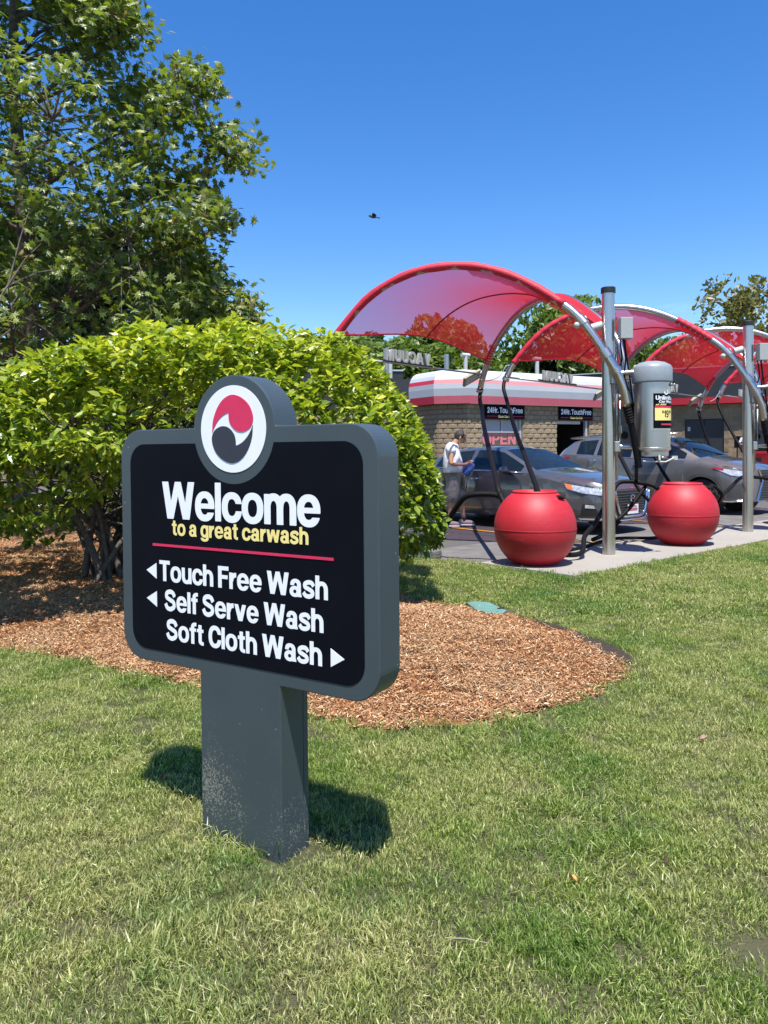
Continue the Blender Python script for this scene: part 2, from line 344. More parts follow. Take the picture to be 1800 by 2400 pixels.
# concrete pad under the vacuum row
rr = Vector((.763, .646)); pp = Vector((-.646, .763)); P1 = Vector((2.914, 9.96)); SP = Vector((3.02, 2.56))
def RP(a, b_, base=P1): q = base + rr * a + pp * b_; return q
a0 = [RP(-1.72, -.70), RP(26, -.70), RP(26, .66), RP(-1.75, .66)]
mb = MB(); mb.add([(q.x, q.y, -.01) for q in a0] + [(q.x, q.y, .02) for q in a0], [(4, 5, 6, 7), (0, 1, 5, 4), (1, 2, 6, 5), (2, 3, 7, 6), (3, 0, 4, 7)])
tag(mb.build('concrete_pad', M['concrete']), kind='structure')
a0 = [RP(-6, .662), RP(26, .662), RP(26, 2.1), RP(-6, 2.1)]
flat('concrete_gutter', [(q.x, q.y) for q in a0], -.006, mat('gutter_asphalt', (.125, .118, .11), .88, var=.25, scale=3, bump=.4, coord='Object'))
for k, (s, e) in enumerate([((3.37, 11.1), (-3.2, 19.3)), ((6.15, 13.2), (.2, 20.6)), ((8.9, 16.0), (3.2, 23.2)), ((11.9, 18.6), (6.2, 25.8))]):
    s = Vector(s); e = Vector(e); d = (e - s).normalized(); q = Vector((-d.y, d.x)) * .055
    flat('bay_line', [tuple(s - q), tuple(e - q), tuple(e + q), tuple(s + q)][::-1], .0, M['linepaint'])

# ------------------------------------------------------------------ lettering (own grotesque, drawn as outlines)
GR = 64
def _ell(X, Y, cx, cy, rx, ry, n=2.25):
    return ((np.abs((X - cx) / rx) ** n + np.abs((Y - cy) / ry) ** n) ** (1 / n) - 1) * min(rx, ry)
def _box(X, Y, x0, y0, x1, y1): return np.maximum(np.maximum(x0 - X, X - x1), np.maximum(y0 - Y, Y - y1))
def _ring(X, Y, cx, cy, rx, ry, wx, wy, n=2.25): return np.maximum(_ell(X, Y, cx, cy, rx, ry, n), -_ell(X, Y, cx, cy, rx - wx, ry - wy, n))
def _bar(X, Y, xa, y0, xb, y1, wd):
    c = xa + (xb - xa) * (Y - y0) / (y1 - y0); k = 1 / math.hypot(1, (xb - xa) / (y1 - y0))
    return np.maximum(np.maximum((c - X), (X - c - wd)) * k, np.maximum(y0 - Y, Y - y1))
def _path(X, Y, pts, hw):
    P = [(p.x, p.y) for p in spline([(x, y, 0) for x, y in pts], 8)]; d = np.full(X.shape, 9.)
    for (ax, ay), (bx, by) in zip(P[:-1], P[1:]):
        ex, ey = bx - ax, by - ay; l2 = ex * ex + ey * ey + 1e-12
        t = np.clip(((X - ax) * ex + (Y - ay) * ey) / l2, 0, 1); d = np.minimum(d, np.hypot(X - ax - t * ex, Y - ay - t * ey))
    d = d - hw
    for (a, b_) in ((P[0], P[1]), (P[-1], P[-2])):
        ex, ey = a[0] - b_[0], a[1] - b_[1]; l = math.hypot(ex, ey); near = np.hypot(X - a[0], Y - a[1]) < hw * 1.6
        cut = ((X - a[0]) * ex + (Y - a[1]) * ey) / l
        d = np.where(near, np.maximum(d, cut), d)
    return d
U = lambda *a: np.minimum.reduce(a)
I = lambda *a: np.maximum.reduce(a)
S_, T_ = .205, .155
def G_(ch):
    def B(*a): return lambda X, Y: _box(X, Y, *a)
    def n_arch(X, Y, x0, wdt, leg=True):
        cx = x0 + wdt / 2; r = I(_ring(X, Y, cx, .40, wdt / 2, .36, S_, .16), .40 - Y)
        return U(r, _box(X, Y, x0 + wdt - S_, 0, x0 + wdt, .41)) if leg else r
    g = {}
    g['o'] = (.76, lambda X, Y: _ring(X, Y, .38, .37, .38, .39, S_, T_))
    g['e'] = (.74, lambda X, Y: U(I(_ring(X, Y, .37, .37, .37, .39, S_, T_), -_box(X, Y, .37, .20, .9, .33)), I(_box(X, Y, .1, .32, .735, .435), _ell(X, Y, .37, .37, .37, .39))))
    g['c'] = (.70, lambda X, Y: I(_ring(X, Y, .37, .37, .37, .39, S_, T_), -_box(X, Y, .40, .27, .9, .48)))
    g['l'] = (.21, B(0, 0, S_, 1)); g['i'] = (.21, lambda X, Y: U(_box(X, Y, 0, 0, S_, .74), _box(X, Y, 0, .84, S_, 1)))
    g['d'] = (.72, lambda X, Y: U(_ring(X, Y, .36, .37, .36, .39, S_, T_), _box(X, Y, .72 - S_, 0, .72, 1)))
    g['n'] = (.68, lambda X, Y: U(_box(X, Y, 0, 0, S_, .74), n_arch(X, Y, 0, .68)))
    g['h'] = (.68, lambda X, Y: U(_box(X, Y, 0, 0, S_, 1), n_arch(X, Y, 0, .68)))
    g['m'] = (1.08, lambda X, Y: U(_box(X, Y, 0, 0, S_, .74), n_arch(X, Y, 0, .64), n_arch(X, Y, .44, .64)))
    g['u'] = (.68, lambda X, Y: g['n'][1](.68 - X, .74 - Y))
    g['r'] = (.45, lambda X, Y: U(_box(X, Y, 0, 0, S_, .74), I(_ring(X, Y, .46, .36, .46, .39, S_ + .04, .19), .36 - Y, X - .44)))
    g['t'] = (.46, lambda X, Y: U(_box(X, Y, .11, .18, .11 + S_, .94), _box(X, Y, 0, .60, .44, .74), I(_ring(X, Y, .40, .20, .29, .21, S_, .15), Y - .20, X - .41), _box(X, Y, .39, -.01, .45, .14)))
    g['f'] = (.46, lambda X, Y: U(_box(X, Y, .11, 0, .11 + S_, .80), _box(X, Y, 0, .60, .44, .74), I(_ring(X, Y, .41, .78, .30, .24, S_, .15), .78 - Y, X - .42), _box(X, Y, .40, .87, .47, 1.02)))
    g['a'] = (.71, lambda X, Y: U(_box(X, Y, .44, .07, .44 + S_, .52), _bar(X, Y, .46, 0, .44, .1, .23), I(_ring(X, Y, .345, .50, .30, .26, S_, .15), .50 - Y), I(_box(X, Y, .045, .49, .25, .53)), I(_ring(X, Y, .30, .215, .30, .232, S_ - .01, .14, 2.1), X - .46)))
    g['g'] = (.72, lambda X, Y: U(_ring(X, Y, .36, .37, .36, .385, S_, T_), _box(X, Y, .72 - S_, -.06, .72, .74), I(_ring(X, Y, .37, -.05, .35, .22, S_, .14), Y + .05, -_box(X, Y, 0, -.06, .25, .1))))
    g['s'] = (.66, lambda X, Y: _path(X, Y, [(.61, .53), (.50, .655), (.31, .675), (.125, .60), (.13, .46), (.32, .385), (.52, .29), (.54, .15), (.36, .065), (.15, .09), (.03, .215)], .088))
    g['S'] = (.80, lambda X, Y: _path(X, Y, [(.71, .70), (.60, .87), (.38, .925), (.15, .84), (.14, .64), (.38, .525), (.64, .41), (.66, .20), (.42, .07), (.17, .12), (.05, .31)], .10))
    g['w'] = (1.06, lambda X, Y: U(_bar(X, Y, .15, 0, 0, .74, .21), _bar(X, Y, .17, 0, .42, .74, .20), _bar(X, Y, .67, 0, .43, .74, .20), _bar(X, Y, .69, 0, .85, .74, .21)))
    g['v'] = (.74, lambda X, Y: U(_bar(X, Y, .25, 0, 0, .74, .23), _bar(X, Y, .27, 0, .51, .74, .23)))
    g['W'] = (1.30, lambda X, Y: U(_bar(X, Y, .20, 0, 0, 1, .24), _bar(X, Y, .22, 0, .53, 1, .22), _bar(X, Y, .84, 0, .54, 1, .22), _bar(X, Y, .86, 0, 1.06, 1, .24)))
    g['T'] = (.76, lambda X, Y: U(_box(X, Y, 0, .83, .76, 1), _box(X, Y, .27, 0, .49, 1)))
    g['F'] = (.68, lambda X, Y: U(_box(X, Y, 0, 0, .22, 1), _box(X, Y, 0, .83, .68, 1), _box(X, Y, 0, .43, .62, .59)))
    g['E'] = (.70, lambda X, Y: U(g['F'][1](X, Y), _box(X, Y, 0, 0, .70, .17)))
    g['H'] = (.78, lambda X, Y: U(_box(X, Y, 0, 0, .22, 1), _box(X, Y, .56, 0, .78, 1), _box(X, Y, 0, .42, .78, .59)))
    g['N'] = (.78, lambda X, Y: U(_box(X, Y, 0, 0, .21, 1), _box(X, Y, .57, 0, .78, 1), _bar(X, Y, .54, 0, 0, 1, .24)))
    g['M'] = (.94, lambda X, Y: U(_box(X, Y, 0, 0, .2, 1), _box(X, Y, .74, 0, .94, 1), _bar(X, Y, .37, 0, .03, 1, .2), _bar(X, Y, .37, 0, .71, 1, .2)))
    g['U'] = (.78, lambda X, Y: U(_box(X, Y, 0, .32, .22, 1), _box(X, Y, .56, .32, .78, 1), I(_ring(X, Y, .39, .33, .39, .35, .22, .17), Y - .33)))
    g['V'] = (.86, lambda X, Y: U(_bar(X, Y, .31, 0, 0, 1, .25), _bar(X, Y, .32, 0, .61, 1, .25)))
    g['A'] = (.86, lambda X, Y: U(_bar(X, Y, 0, 0, .30, 1, .25), _bar(X, Y, .61, 0, .31, 1, .25), _box(X, Y, .18, .2, .66, .36)))
    g['Y'] = (.82, lambda X, Y: U(_box(X, Y, .30, 0, .52, .45), _bar(X, Y, .29, .38, 0, 1, .25), _bar(X, Y, .29, .38, .57, 1, .25)))
    g['C'] = (.82, lambda X, Y: I(_ring(X, Y, .43, .5, .43, .52, .22, .18), -_box(X, Y, .48, .37, 1, .64)))
    g['O'] = (.88, lambda X, Y: _ring(X, Y, .44, .5, .44, .52, .22, .18))
    g['P'] = (.74, lambda X, Y: U(_box(X, Y, 0, 0, .22, 1), I(_ring(X, Y, .40, .69, .34, .31, .21, .16), .38 - X), _box(X, Y, .1, .84, .42, 1), _box(X, Y, .1, .38, .42, .54)))
    g['x'] = (.66, lambda X, Y: U(_bar(X, Y, 0, 0, .42, .74, .24), _bar(X, Y, .42, 0, 0, .74, .24)))
    g['.'] = (.21, B(0, 0, .21, .2))
    g['2'] = (.68, lambda X, Y: U(_box(X, Y, .02, 0, .66, .17), _path(X, Y, [(.12, .66), (.15, .86), (.36, .93), (.56, .82), (.54, .60), (.30, .36), (.13, .10)], .095)))
    g['4'] = (.70, lambda X, Y: U(_box(X, Y, .38, 0, .58, 1), _box(X, Y, 0, .2, .70, .36), _bar(X, Y, 0, .3, .38, 1, .2)))
    g['1'] = (.46, lambda X, Y: U(_box(X, Y, .2, 0, .41, 1), _box(X, Y, 0, .68, .3, .82)))
    g['9'] = (.70, lambda X, Y: U(_ring(X, Y, .34, .69, .34, .33, .2, .15), I(_ring(X, Y, .34, .5, .35, .52, .2, .16), -_box(X, Y, -.1, .2, .38, .8), X * 0 + -1), ) if False else U(_ring(X, Y, .34, .69, .34, .33, .2, .15), _path(X, Y, [(.59, .68), (.585, .40), (.50, .15), (.32, .07), (.10, .12)], .09)))
    g['$'] = (.70, lambda X, Y: U(_path(X, Y, [(.60, .68), (.52, .82), (.33, .87), (.14, .79), (.14, .62), (.34, .52), (.56, .40), (.57, .21), (.36, .10), (.15, .14), (.05, .30)], .085), _box(X, Y, .30, -.08, .40, 1.08)))
    return g
GL = G_(None); _gc = {}
def glyph(ch):
    if ch in _gc: return _gc[ch]
    wd, fn = GL[ch]; n = GR; st = 1.0 / n
    X, Y = np.meshgrid(np.arange(-.06, wd + .08, st), np.arange(-.32, 1.12, st)); F = fn(X, Y) - .010
    v = []; f = []; nx = X.shape[1]; ins = F < 0
    for j in range(F.shape[0] - 1):
        i = 0
        while i < nx - 1:
            c = (F[j, i], F[j, i + 1], F[j + 1, i + 1], F[j + 1, i]); k = sum(q < 0 for q in c)
            if k == 4:
                i2 = i
                while i2 < nx - 1 and ins[j, i2] and ins[j, i2 + 1] and ins[j + 1, i2] and ins[j + 1, i2 + 1]: i2 += 1
                x0, x1, y0, y1 = X[j, i], X[j, i2], Y[j, i], Y[j + 1, i]; b_ = len(v)
                v += [(x0, y0), (x1, y0), (x1, y1), (x0, y1)]; f.append((b_, b_ + 1, b_ + 2, b_ + 3)); i = i2; continue
            if k:
                P = [(X[j, i], Y[j, i]), (X[j, i + 1], Y[j, i]), (X[j, i + 1], Y[j + 1, i]), (X[j, i], Y[j + 1, i])]; out = []
                for a in range(4):
                    b2 = (a + 1) % 4
                    if c[a] < 0: out.append(P[a])
                    if (c[a] < 0) != (c[b2] < 0):
                        s = c[a] / (c[a] - c[b2]); out.append((P[a][0] + s * (P[b2][0] - P[a][0]), P[a][1] + s * (P[b2][1] - P[a][1])))
                if len(out) >= 3: b_ = len(v); v += out; f.append(tuple(range(b_, b_ + len(out))))
            i += 1
    _gc[ch] = (wd, v, f); return _gc[ch]
def text2d(s, x0, x1, y0, cap, gap=.062, space=.29):
    """verts (x,y) and faces of a line fitted between x0 and x1, baseline y0, cap height cap"""
    adv = 0; items = []
    for i, ch in enumerate(s):
        if ch == ' ': adv += space; continue
        wd = GL[ch][0]; items.append((ch, adv)); adv += wd + gap
    adv -= gap; k = (x1 - x0) / adv; V = []; Fc = []
    for ch, a in items:
        _, v, f = glyph(ch); b_ = len(V)
        V += [(x0 + (a + p[0]) * k, y0 + p[1] * cap) for p in v]; Fc += [tuple(i + b_ for i in q) for q in f]
    return V, Fc

# ------------------------------------------------------------------ the welcome sign (local x along its face to the viewer's right, y into depth)
SA = rad(-32)                                   # face direction
sign = empty('welcome_sign', (-.355, 2.565, 0), SA, 'dark grey welcome sign with round emblem and arrows on a square post', 'sign')
def arc(cx, cy, r, a0, a1, n):
    return [(cx + r * math.cos(rad(a0 + (a1 - a0) * i / n)), cy + r * math.sin(rad(a0 + (a1 - a0) * i / n))) for i in range(n + 1)]
CX, CY, CR = -.199, 1.476, .1895
X0, X1, Z0, Z1, RC = -.784, .398, .608, 1.485, .105
def notch_angles(z): s = (z - CY) / CR; return math.degrees(math.asin(s))
an = notch_angles(Z1)
out = [(-.373, -.3), (0, -.3), (0, Z0)] + arc(X1 - RC, Z0 + RC, RC, -90, 0, 12) + arc(X1 - RC, Z1 - RC, RC, 0, 90, 12) + arc(CX, CY, CR, an, 180 - an, 40) + arc(X0 + RC, Z1 - RC, RC, 90, 180, 12) + arc(X0 + RC, Z0 + RC, RC, 180, 270, 12) + [(-.373, Z0)]
# body in one piece: front outline, panel depth .122
mb = MB(); body = [(x, max(z, -.12)) for x, z in out]
mb.prism(body, 0, .122); mb.prism([(-.373, -.12), (0, -.12), (0, Z0 - .001), (-.373, Z0 - .001)], .1222, .15)
sb = mb.build('sign_cabinet', M['enamel'], sign, bevel=.004)
# black face with notch round the emblem
bx0, bx1, bz0, bz1, br = -.729, .342, .654, 1.430, .075
an2 = notch_angles(bz1)
face = arc(bx1 - br, bz0 + br, br, -90, 0, 10) + arc(bx1 - br, bz1 - br, br, 0, 90, 10) + arc(CX, CY, CR, an2, -180 - an2, 40) + arc(bx0 + br, bz1 - br, br, 90, 180, 10) + arc(bx0 + br, bz0 + br, br, 180, 270, 10)
def flatpoly(n, poly, y, m, parent, th=.0015):
    mb = MB(); mb.prism(poly, y - th, y); return mb.build(n, m, parent)
flatpoly('face_panel', face, -.0005, M['signblack'], sign)
# emblem
em = flatpoly('emblem_disc', arc(CX, CY + .002, .1515, 0, 357, 96), -.0005, M['signwhite'], sign)
ECX, ECY = -.200, 1.478
def swirl(rot):
    a = [(-.095, -.012), (-.0895, .033), (-.068, .077), (-.037, .107), (.002, .119), (.043, .108), (.077, .082), (.094, .050), (.0955, .024), (.081, .002), (.053, -.010), (.028, -.009), (.008, .001), (-.008, .018), (-.015, .037), (-.0165, .058)]
    b_ = [(-.0165, .058), (-.033, .053), (-.052, .043), (-.072, .025), (-.087, .004), (-.095, -.012)]
    P = [(p.x, p.y) for p in spline([(x, y, 0) for x, y in a], 5)] + [(p.x, p.y) for p in spline([(x, y, 0) for x, y in b_], 4)][1:-1]
    if rot: P = [(-x, -y) for x, y in P]
    return [(ECX + x, ECY + y) for x, y in P][::-1]
flatpoly('red_swirl', swirl(False), -.0022, M['signred'], em)
flatpoly('dark_swirl', swirl(True), -.0022, M['signink'], em)
def line(n, s, x0, x1, y0, cap, m, parent, y=-.0024, **k):
    V, Fc = text2d(s, x0, x1, y0, cap, **k); return mesh(n, [(a, y, b_) for a, b_ in V], Fc, m, parent)
# "Welcome" leans a little
V, Fc = text2d('Welcome', -.553, .176, 1.155, .134, gap=.045)
mesh('lettering', [(a, -.0024, b_) for a, b_ in V], Fc, M['signwhite'], sign)
line('lettering', 'to a great carwash', -.505, .127, 1.094, .056, M['signyellow'], sign, gap=.07, space=.30)
line('lettering', 'Touch Free Wash', -.575, .203, .920, .0755, M['signwhite'], sign)
line('lettering', 'Self Serve Wash', -.548, .184, .812, .0755, M['signwhite'], sign)
line('lettering', 'Soft Cloth Wash', -.541, .177, .703, .0755, M['signwhite'], sign)
flatpoly('red_rule', [(-.609, 1.0485), (.228, 1.0485), (.228, 1.0575), (-.609, 1.0575)], -.0022, M['signred'], sign)
for q in ([(-.645, .9545), (-.591, .925), (-.591, .984)], [(-.646, .848), (-.591, .819), (-.591, .878)], [(.213, .766), (.213, .706), (.266, .737)]):
    flatpoly('arrow', q, -.0022, M['signwhite'], sign)

# ------------------------------------------------------------------ grass and mulch (uncountable: one object each)
SRC = bpy.data.collections.new("clump_sources")
def tone_mesh(n, V, Fc, tone, m, smooth=False):
    me = bpy.data.meshes.new(n); V = np.asarray(V, np.float32); me.from_pydata(V.tolist(), [], Fc if isinstance(Fc, list) else Fc.tolist())
    at = me.attributes.new('tone', 'FLOAT', 'POINT'); at.data.foreach_set('value', np.asarray(tone, np.float32)); me.materials.append(m)
    if smooth: me.polygons.foreach_set('use_smooth', [True] * len(me.polygons))
    me.update(); return me
def blades_mesh(n, nb, radius, lmin, lmax, wdt, lean):
    V = []; Fc = []; T = []
    for i in range(nb):
        a = random.uniform(0, 6.283); r = radius * math.sqrt(random.random()); x, y = r * math.cos(a), r * math.sin(a)
        Lb = random.uniform(lmin, lmax); az = random.uniform(0, 6.283); ln = random.uniform(.1, lean); wv = wdt * random.uniform(.6, 1.3)
        dx, dy = math.cos(az), math.sin(az); fx, fy = -math.sin(az + random.uniform(-1, 1)), math.cos(az + random.uniform(-1, 1))
        tn = min(1, max(0, random.gauss(.46, .22))); b_ = len(V)
        for k, (tt, ww) in enumerate(((0, 1), (.5, .85), (1, 0))):
            h = Lb * tt * math.cos(ln * tt); o_ = Lb * tt * math.sin(ln * tt)
            px, py = x + dx * o_, y + dy * o_
            if ww: V += [(px - fx * wv * ww, py - fy * wv * ww, h), (px + fx * wv * ww, py + fy * wv * ww, h)]; T += [tn * (.25 if tt == 0 else .92)] * 2  # roots toned darker: shade between the blades painted into the colour
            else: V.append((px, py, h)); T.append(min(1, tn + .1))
        Fc += [(b_, b_ + 1, b_ + 3, b_ + 2), (b_ + 2, b_ + 3, b_ + 4)]
    me = tone_mesh(n, V, Fc, T, M['blade']); return me
def chips_mesh(n, nb, radius):
    V = []; Fc = []; T = []
    for i in range(nb):
        a = random.uniform(0, 6.283); r = radius * math.sqrt(random.random()); c = Vector((r * math.cos(a), r * math.sin(a), random.uniform(0, .016)))
        l = random.uniform(.007, .028) * (1.6 if random.random() < .1 else 1); wv = random.uniform(.0009, .0034); th = .0012
        R = Matrix.Rotation(random.uniform(0, 6.28), 3, 'Z') @ Matrix.Rotation(random.gauss(0, .35), 3, 'Y') @ Matrix.Rotation(random.uniform(-.8, .8), 3, 'X')
        tn = min(1, max(0, random.gauss(.55, .27))); b_ = len(V); k = random.uniform(-.3, .3)
        for sx_, hw in ((-1, .5), (0, 1), (1, .35)):
            for sy in (-1, 1): V.append(c + R @ Vector((sx_ * l / 2, sy * wv * hw + (k * .004 if sx_ == 0 else 0), th)))
        V += [c + R @ Vector((0, 0, -th * 2))]; T += [tn] * 7
        Fc += [(b_, b_ + 1, b_ + 3, b_ + 2), (b_ + 2, b_ + 3, b_ + 5, b_ + 4), (b_, b_ + 2, b_ + 6), (b_ + 2, b_ + 4, b_ + 6)]
    return tone_mesh(n, V, Fc, T, M['chip'])
def scatter(n, pts, rot, scl, idx, meshes, kind='stuff'):
    col = bpy.data.collections.new(n + '_clumps')
    for i, me in enumerate(meshes): o = bpy.data.objects.new('%s_clump_%02d' % (n, i), me); col.objects.link(o)
    me = bpy.data.meshes.new(n); me.vertices.add(len(pts)); me.vertices.foreach_set('co', np.asarray(pts, np.float32).ravel())
    me.attributes.new('rot', 'FLOAT_VECTOR', 'POINT').data.foreach_set('vector', np.asarray(rot, np.float32).ravel())
    me.attributes.new('scl', 'FLOAT_VECTOR', 'POINT').data.foreach_set('vector', np.asarray(scl, np.float32).ravel())
    me.attributes.new('idx', 'INT', 'POINT').data.foreach_set('value', np.asarray(idx, np.int32))
    o = lk(n, None, None, me)
    g = bpy.data.node_groups.new(n, 'GeometryNodeTree')
    g.interface.new_socket('Geometry', in_out='INPUT', socket_type='NodeSocketGeometry'); g.interface.new_socket('Geometry', in_out='OUTPUT', socket_type='NodeSocketGeometry')
    gi = g.nodes.new('NodeGroupInput'); go = g.nodes.new('NodeGroupOutput'); ip = g.nodes.new('GeometryNodeInstanceOnPoints'); ci = g.nodes.new('GeometryNodeCollectionInfo')
    ci.inputs['Collection'].default_value = col; ci.inputs['Separate Children'].default_value = True; ci.inputs['Reset Children'].default_value = True
    def at(name, ty): a = g.nodes.new('GeometryNodeInputNamedAttribute'); a.data_type = ty; a.inputs['Name'].default_value = name; return a.outputs['Attribute']
    g.links.new(gi.outputs[0], ip.inputs['Points']); g.links.new(ci.outputs[0], ip.inputs['Instance']); ip.inputs['Pick Instance'].default_value = True
    g.links.new(at('idx', 'INT'), ip.inputs['Instance Index']); g.links.new(at('scl', 'FLOAT_VECTOR'), ip.inputs['Scale'])
    e2 = g.nodes.new('FunctionNodeEulerToRotation'); g.links.new(at('rot', 'FLOAT_VECTOR'), e2.inputs[0]); g.links.new(e2.outputs[0], ip.inputs['Rotation'])
    g.links.new(ip.outputs[0], go.inputs[0])
    md = o.modifiers.new('scatter', 'NODES'); md.node_group = g
    o['kind'] = kind; return o
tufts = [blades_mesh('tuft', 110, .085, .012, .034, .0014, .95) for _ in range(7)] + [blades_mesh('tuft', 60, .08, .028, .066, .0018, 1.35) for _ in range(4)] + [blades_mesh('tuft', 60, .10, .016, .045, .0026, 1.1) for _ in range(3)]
def in_view(x, y, pad=.35): return (y > 1.45) & (np.abs(x) < .5 * y * 1.06 + pad)
def lawn_points(dens, y0, y1):
    A = (y1 - y0) * 2 * (y1 * .56 + .5); n = int(A * dens); x = rng.uniform(-1, 1, n) * (y1 * .56 + .5); y = rng.uniform(y0, y1, n)
    k = in_view(x, y) & inpoly(x, y, LAWN) & ~inpoly(x, y, BED)
    pad = (distpoly(x, y, LAWN) > .03)
    lx = (x + .355) * math.cos(SA) + (y - 2.565) * math.sin(SA); ly = -(x + .355) * math.sin(SA) + (y - 2.565) * math.cos(SA)
    k &= ~((lx > -.40) & (lx < .03) & (ly > -.03) & (ly < .18)) & pad
    k &= ~((distpoly(x, y, TRL) < .045))
    k &= ~(((x - .86) / .27) ** 2 + ((y - 6.53) / .34) ** 2 < 1)
    for bxy, br2 in (((1.57, 2.34), .10), ((1.02, 2.12), .08), ((1.28, 2.85), .10), ((1.55, 2.85), .09)): k &= ~((np.hypot(x - bxy[0], (y - bxy[1]) * 1.3) < br2 * (.4 + 1.4 * vnoise(x, y, .05, 7))) & (rng.random(n) < .8))
    return x[k], y[k]
PX, PY, PS, PI_ = [], [], [], []
for dens, ya, yb, far in ((430, 1.45, 3.6, 0), (330, 3.6, 6.0, 0), (210, 6.0, 20., 1)):
    x, y = lawn_points(dens, ya, yb); n = len(x); PX.append(x); PY.append(y)
    lng = vnoise(x, y, .55, 11) * .6 + vnoise(x, y, .2, 12) * .4
    right = np.clip((x - .2) / 1.2, 0, 1) * np.clip((y - 1.6) / 1, 0, 1)
    edge = np.clip(1 - distpoly(x, y, BED) / .35, 0, 1)
    long_ = rng.random(n) < np.clip((lng - .52) * 3.2, 0, 1) * (.35 + .55 * right) + edge * .35
    ix = np.where(long_, rng.integers(7, 11, n), rng.integers(0, 7, n))
    if far: ix = np.where(rng.random(n) < .6, rng.integers(11, 14, n), ix)
    PI_.append(ix); PS.append(rng.uniform(.8, 1.2, n) * (1.0 if not far else 1.12))
# taller blades left uncut against the post
x = np.array([-.62 + .02 * i + random.gauss(0, .01) for i in range(9)]); y = 2.565 + (x + .355) * -.62 - .03
PX.append(x); PY.append(y); PI_.append(np.full(9, 8)); PS.append(np.full(9, 1.3))
x, y, s, ix = map(np.concatenate, (PX, PY, PS, PI_)); n = len(x)
lean = vnoise(x, y, .9, 21)
rot = np.stack([rng.normal(0, .16, n) + .25 * (lean - .5), rng.normal(.10, .16, n) + .3 * (lean - .5), rng.uniform(-3.14, 3.14, n) * .999], 1)
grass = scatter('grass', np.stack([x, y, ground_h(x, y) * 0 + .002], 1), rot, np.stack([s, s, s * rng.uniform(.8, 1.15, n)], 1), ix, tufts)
chips = [chips_mesh('chips', 85, .10) for _ in range(9)]
A = 14 * 10.0; n = int(A * 190); x = rng.uniform(-8, 2, n); y = rng.uniform(3.7, 13.5, n)
keep = in_view(x, y) & inpoly(x, y, BED) & (distpoly(x, y, TRL) > .07 + .05 * vnoise(x, y, .08, 4)) & ((y < 9) | (rng.random(n) < .35)); x = x[keep]; y = y[keep]; n = len(x)
near = rng.random(n) < 1
s = rng.uniform(.8, 1.3, n)
mulch = scatter('mulch', np.stack([x, y, ground_h(x, y) + .003], 1), np.stack([rng.normal(0, .12, n), rng.normal(0, .12, n), rng.uniform(0, 6.28, n)], 1), np.stack([s, s, s], 1), rng.integers(0, 9, n), chips)
# chips kicked onto the grass along the edge
# ------------------------------------------------------------------ small things in the lawn
mb = MB(); lid = [(.72, 6.78), (.80, 6.83), (.92, 6.78), (1.02, 6.42), (.96, 6.30), (.88, 6.27), (.76, 6.50)]
n_ = len(lid); mb.add([(a, b_, 0) for a, b_ in lid] + [(a, b_, .045) for a, b_ in lid] + [(.86 + (a - .86) * .86, 6.53 + (b_ - 6.53) * .86, .052) for a, b_ in lid],
    [(i, (i + 1) % n_, n_ + (i + 1) % n_, n_ + i) for i in range(n_)] + [(n_ + i, n_ + (i + 1) % n_, 2 * n_ + (i + 1) % n_, 2 * n_ + i) for i in range(n_)] + [tuple(range(2 * n_, 3 * n_))])
for v in range(len(mb.v)): pass
ul = mb.build('utility_lid', mat('faded_green_plastic', (.10, .21, .18), .7, var=.12, scale=12)); tag(ul, 'faded green plastic valve box lid set flush in the grass beside the mulch', 'utility lid')
MB().tube([(.95, 6.45, .05), (1.0, 6.47, .058)], .012, 8).build('lid_bolt', M['blackpl'], ul)
mb = MB(); mb.box((0, 0, .055), (.62, .20, .11)); cs = mb.build('concrete_block', mat('rough_concrete', (.15, .15, .14), .95, var=.3, scale=30, bump=.9, bscale=50), bevel=.02); cs.location = (.44, 10.02, 0); cs.rotation_euler = (0, 0, rad(-38))
tag(cs, 'rough grey concrete wheel stop fragment at the edge of the lawn', 'concrete block')

def litter(n, p, l, wd, col, label, rz):
    V = [(0, 0, 0), (l * .3, wd, .012), (l * .7, wd * .8, .02), (l, 0, .006), (l * .7, -wd * .8, .016), (l * .3, -wd, .010), (l * .35, 0, -.004), (l * .7, 0, .004)]
    o = mesh(n, V, [(0, 6, 1), (0, 5, 6), (6, 7, 2, 1), (6, 5, 4, 7), (7, 3, 2), (7, 4, 3)], mat(n + '_' + label[:5].strip(), col, .7, var=.25, scale=80)); o.location = p; o.rotation_euler = (.2, .1, rz); tag(o, label, 'leaf')
litter('fallen_leaf', (1.48, 3.6, .022), .045, .012, (.30, .20, .13), 'pale tan dead leaf lying on the grass at the upper right', .4)
litter('fallen_leaf', (1.47, 3.02, .03) if False else (.92, 2.51, .028), .03, .010, (.10, .05, .03), 'dark brown leaf beside a bare patch at the lower right', 1.2)
litter('fallen_leaf', (-1.10, 2.31, .03), .035, .010, (.10, .06, .05), 'dark curled leaf in the grass at the far left', 1.8)
litter('fallen_leaf', (-.94, 3.18, .03), .03, .010, (.45, .14, .05), 'small orange leaf just left of the sign shadow', .9)
litter('fallen_leaf', (.60, 2.40, .03), .028, .010, (.60, .26, .08), 'small bright orange leaf in the middle of the lawn', 2.4)
tw_ = MB().tube([(.16, 2.13, .028), (.22, 2.12, .032), (.28, 2.105, .028)], [.0018, .002, .001], 6).build('twig', mat('bleached_twig', (.26, .23, .16), .8)); tag(tw_, 'thin bleached twig lying on the lawn in the foreground', 'twig')
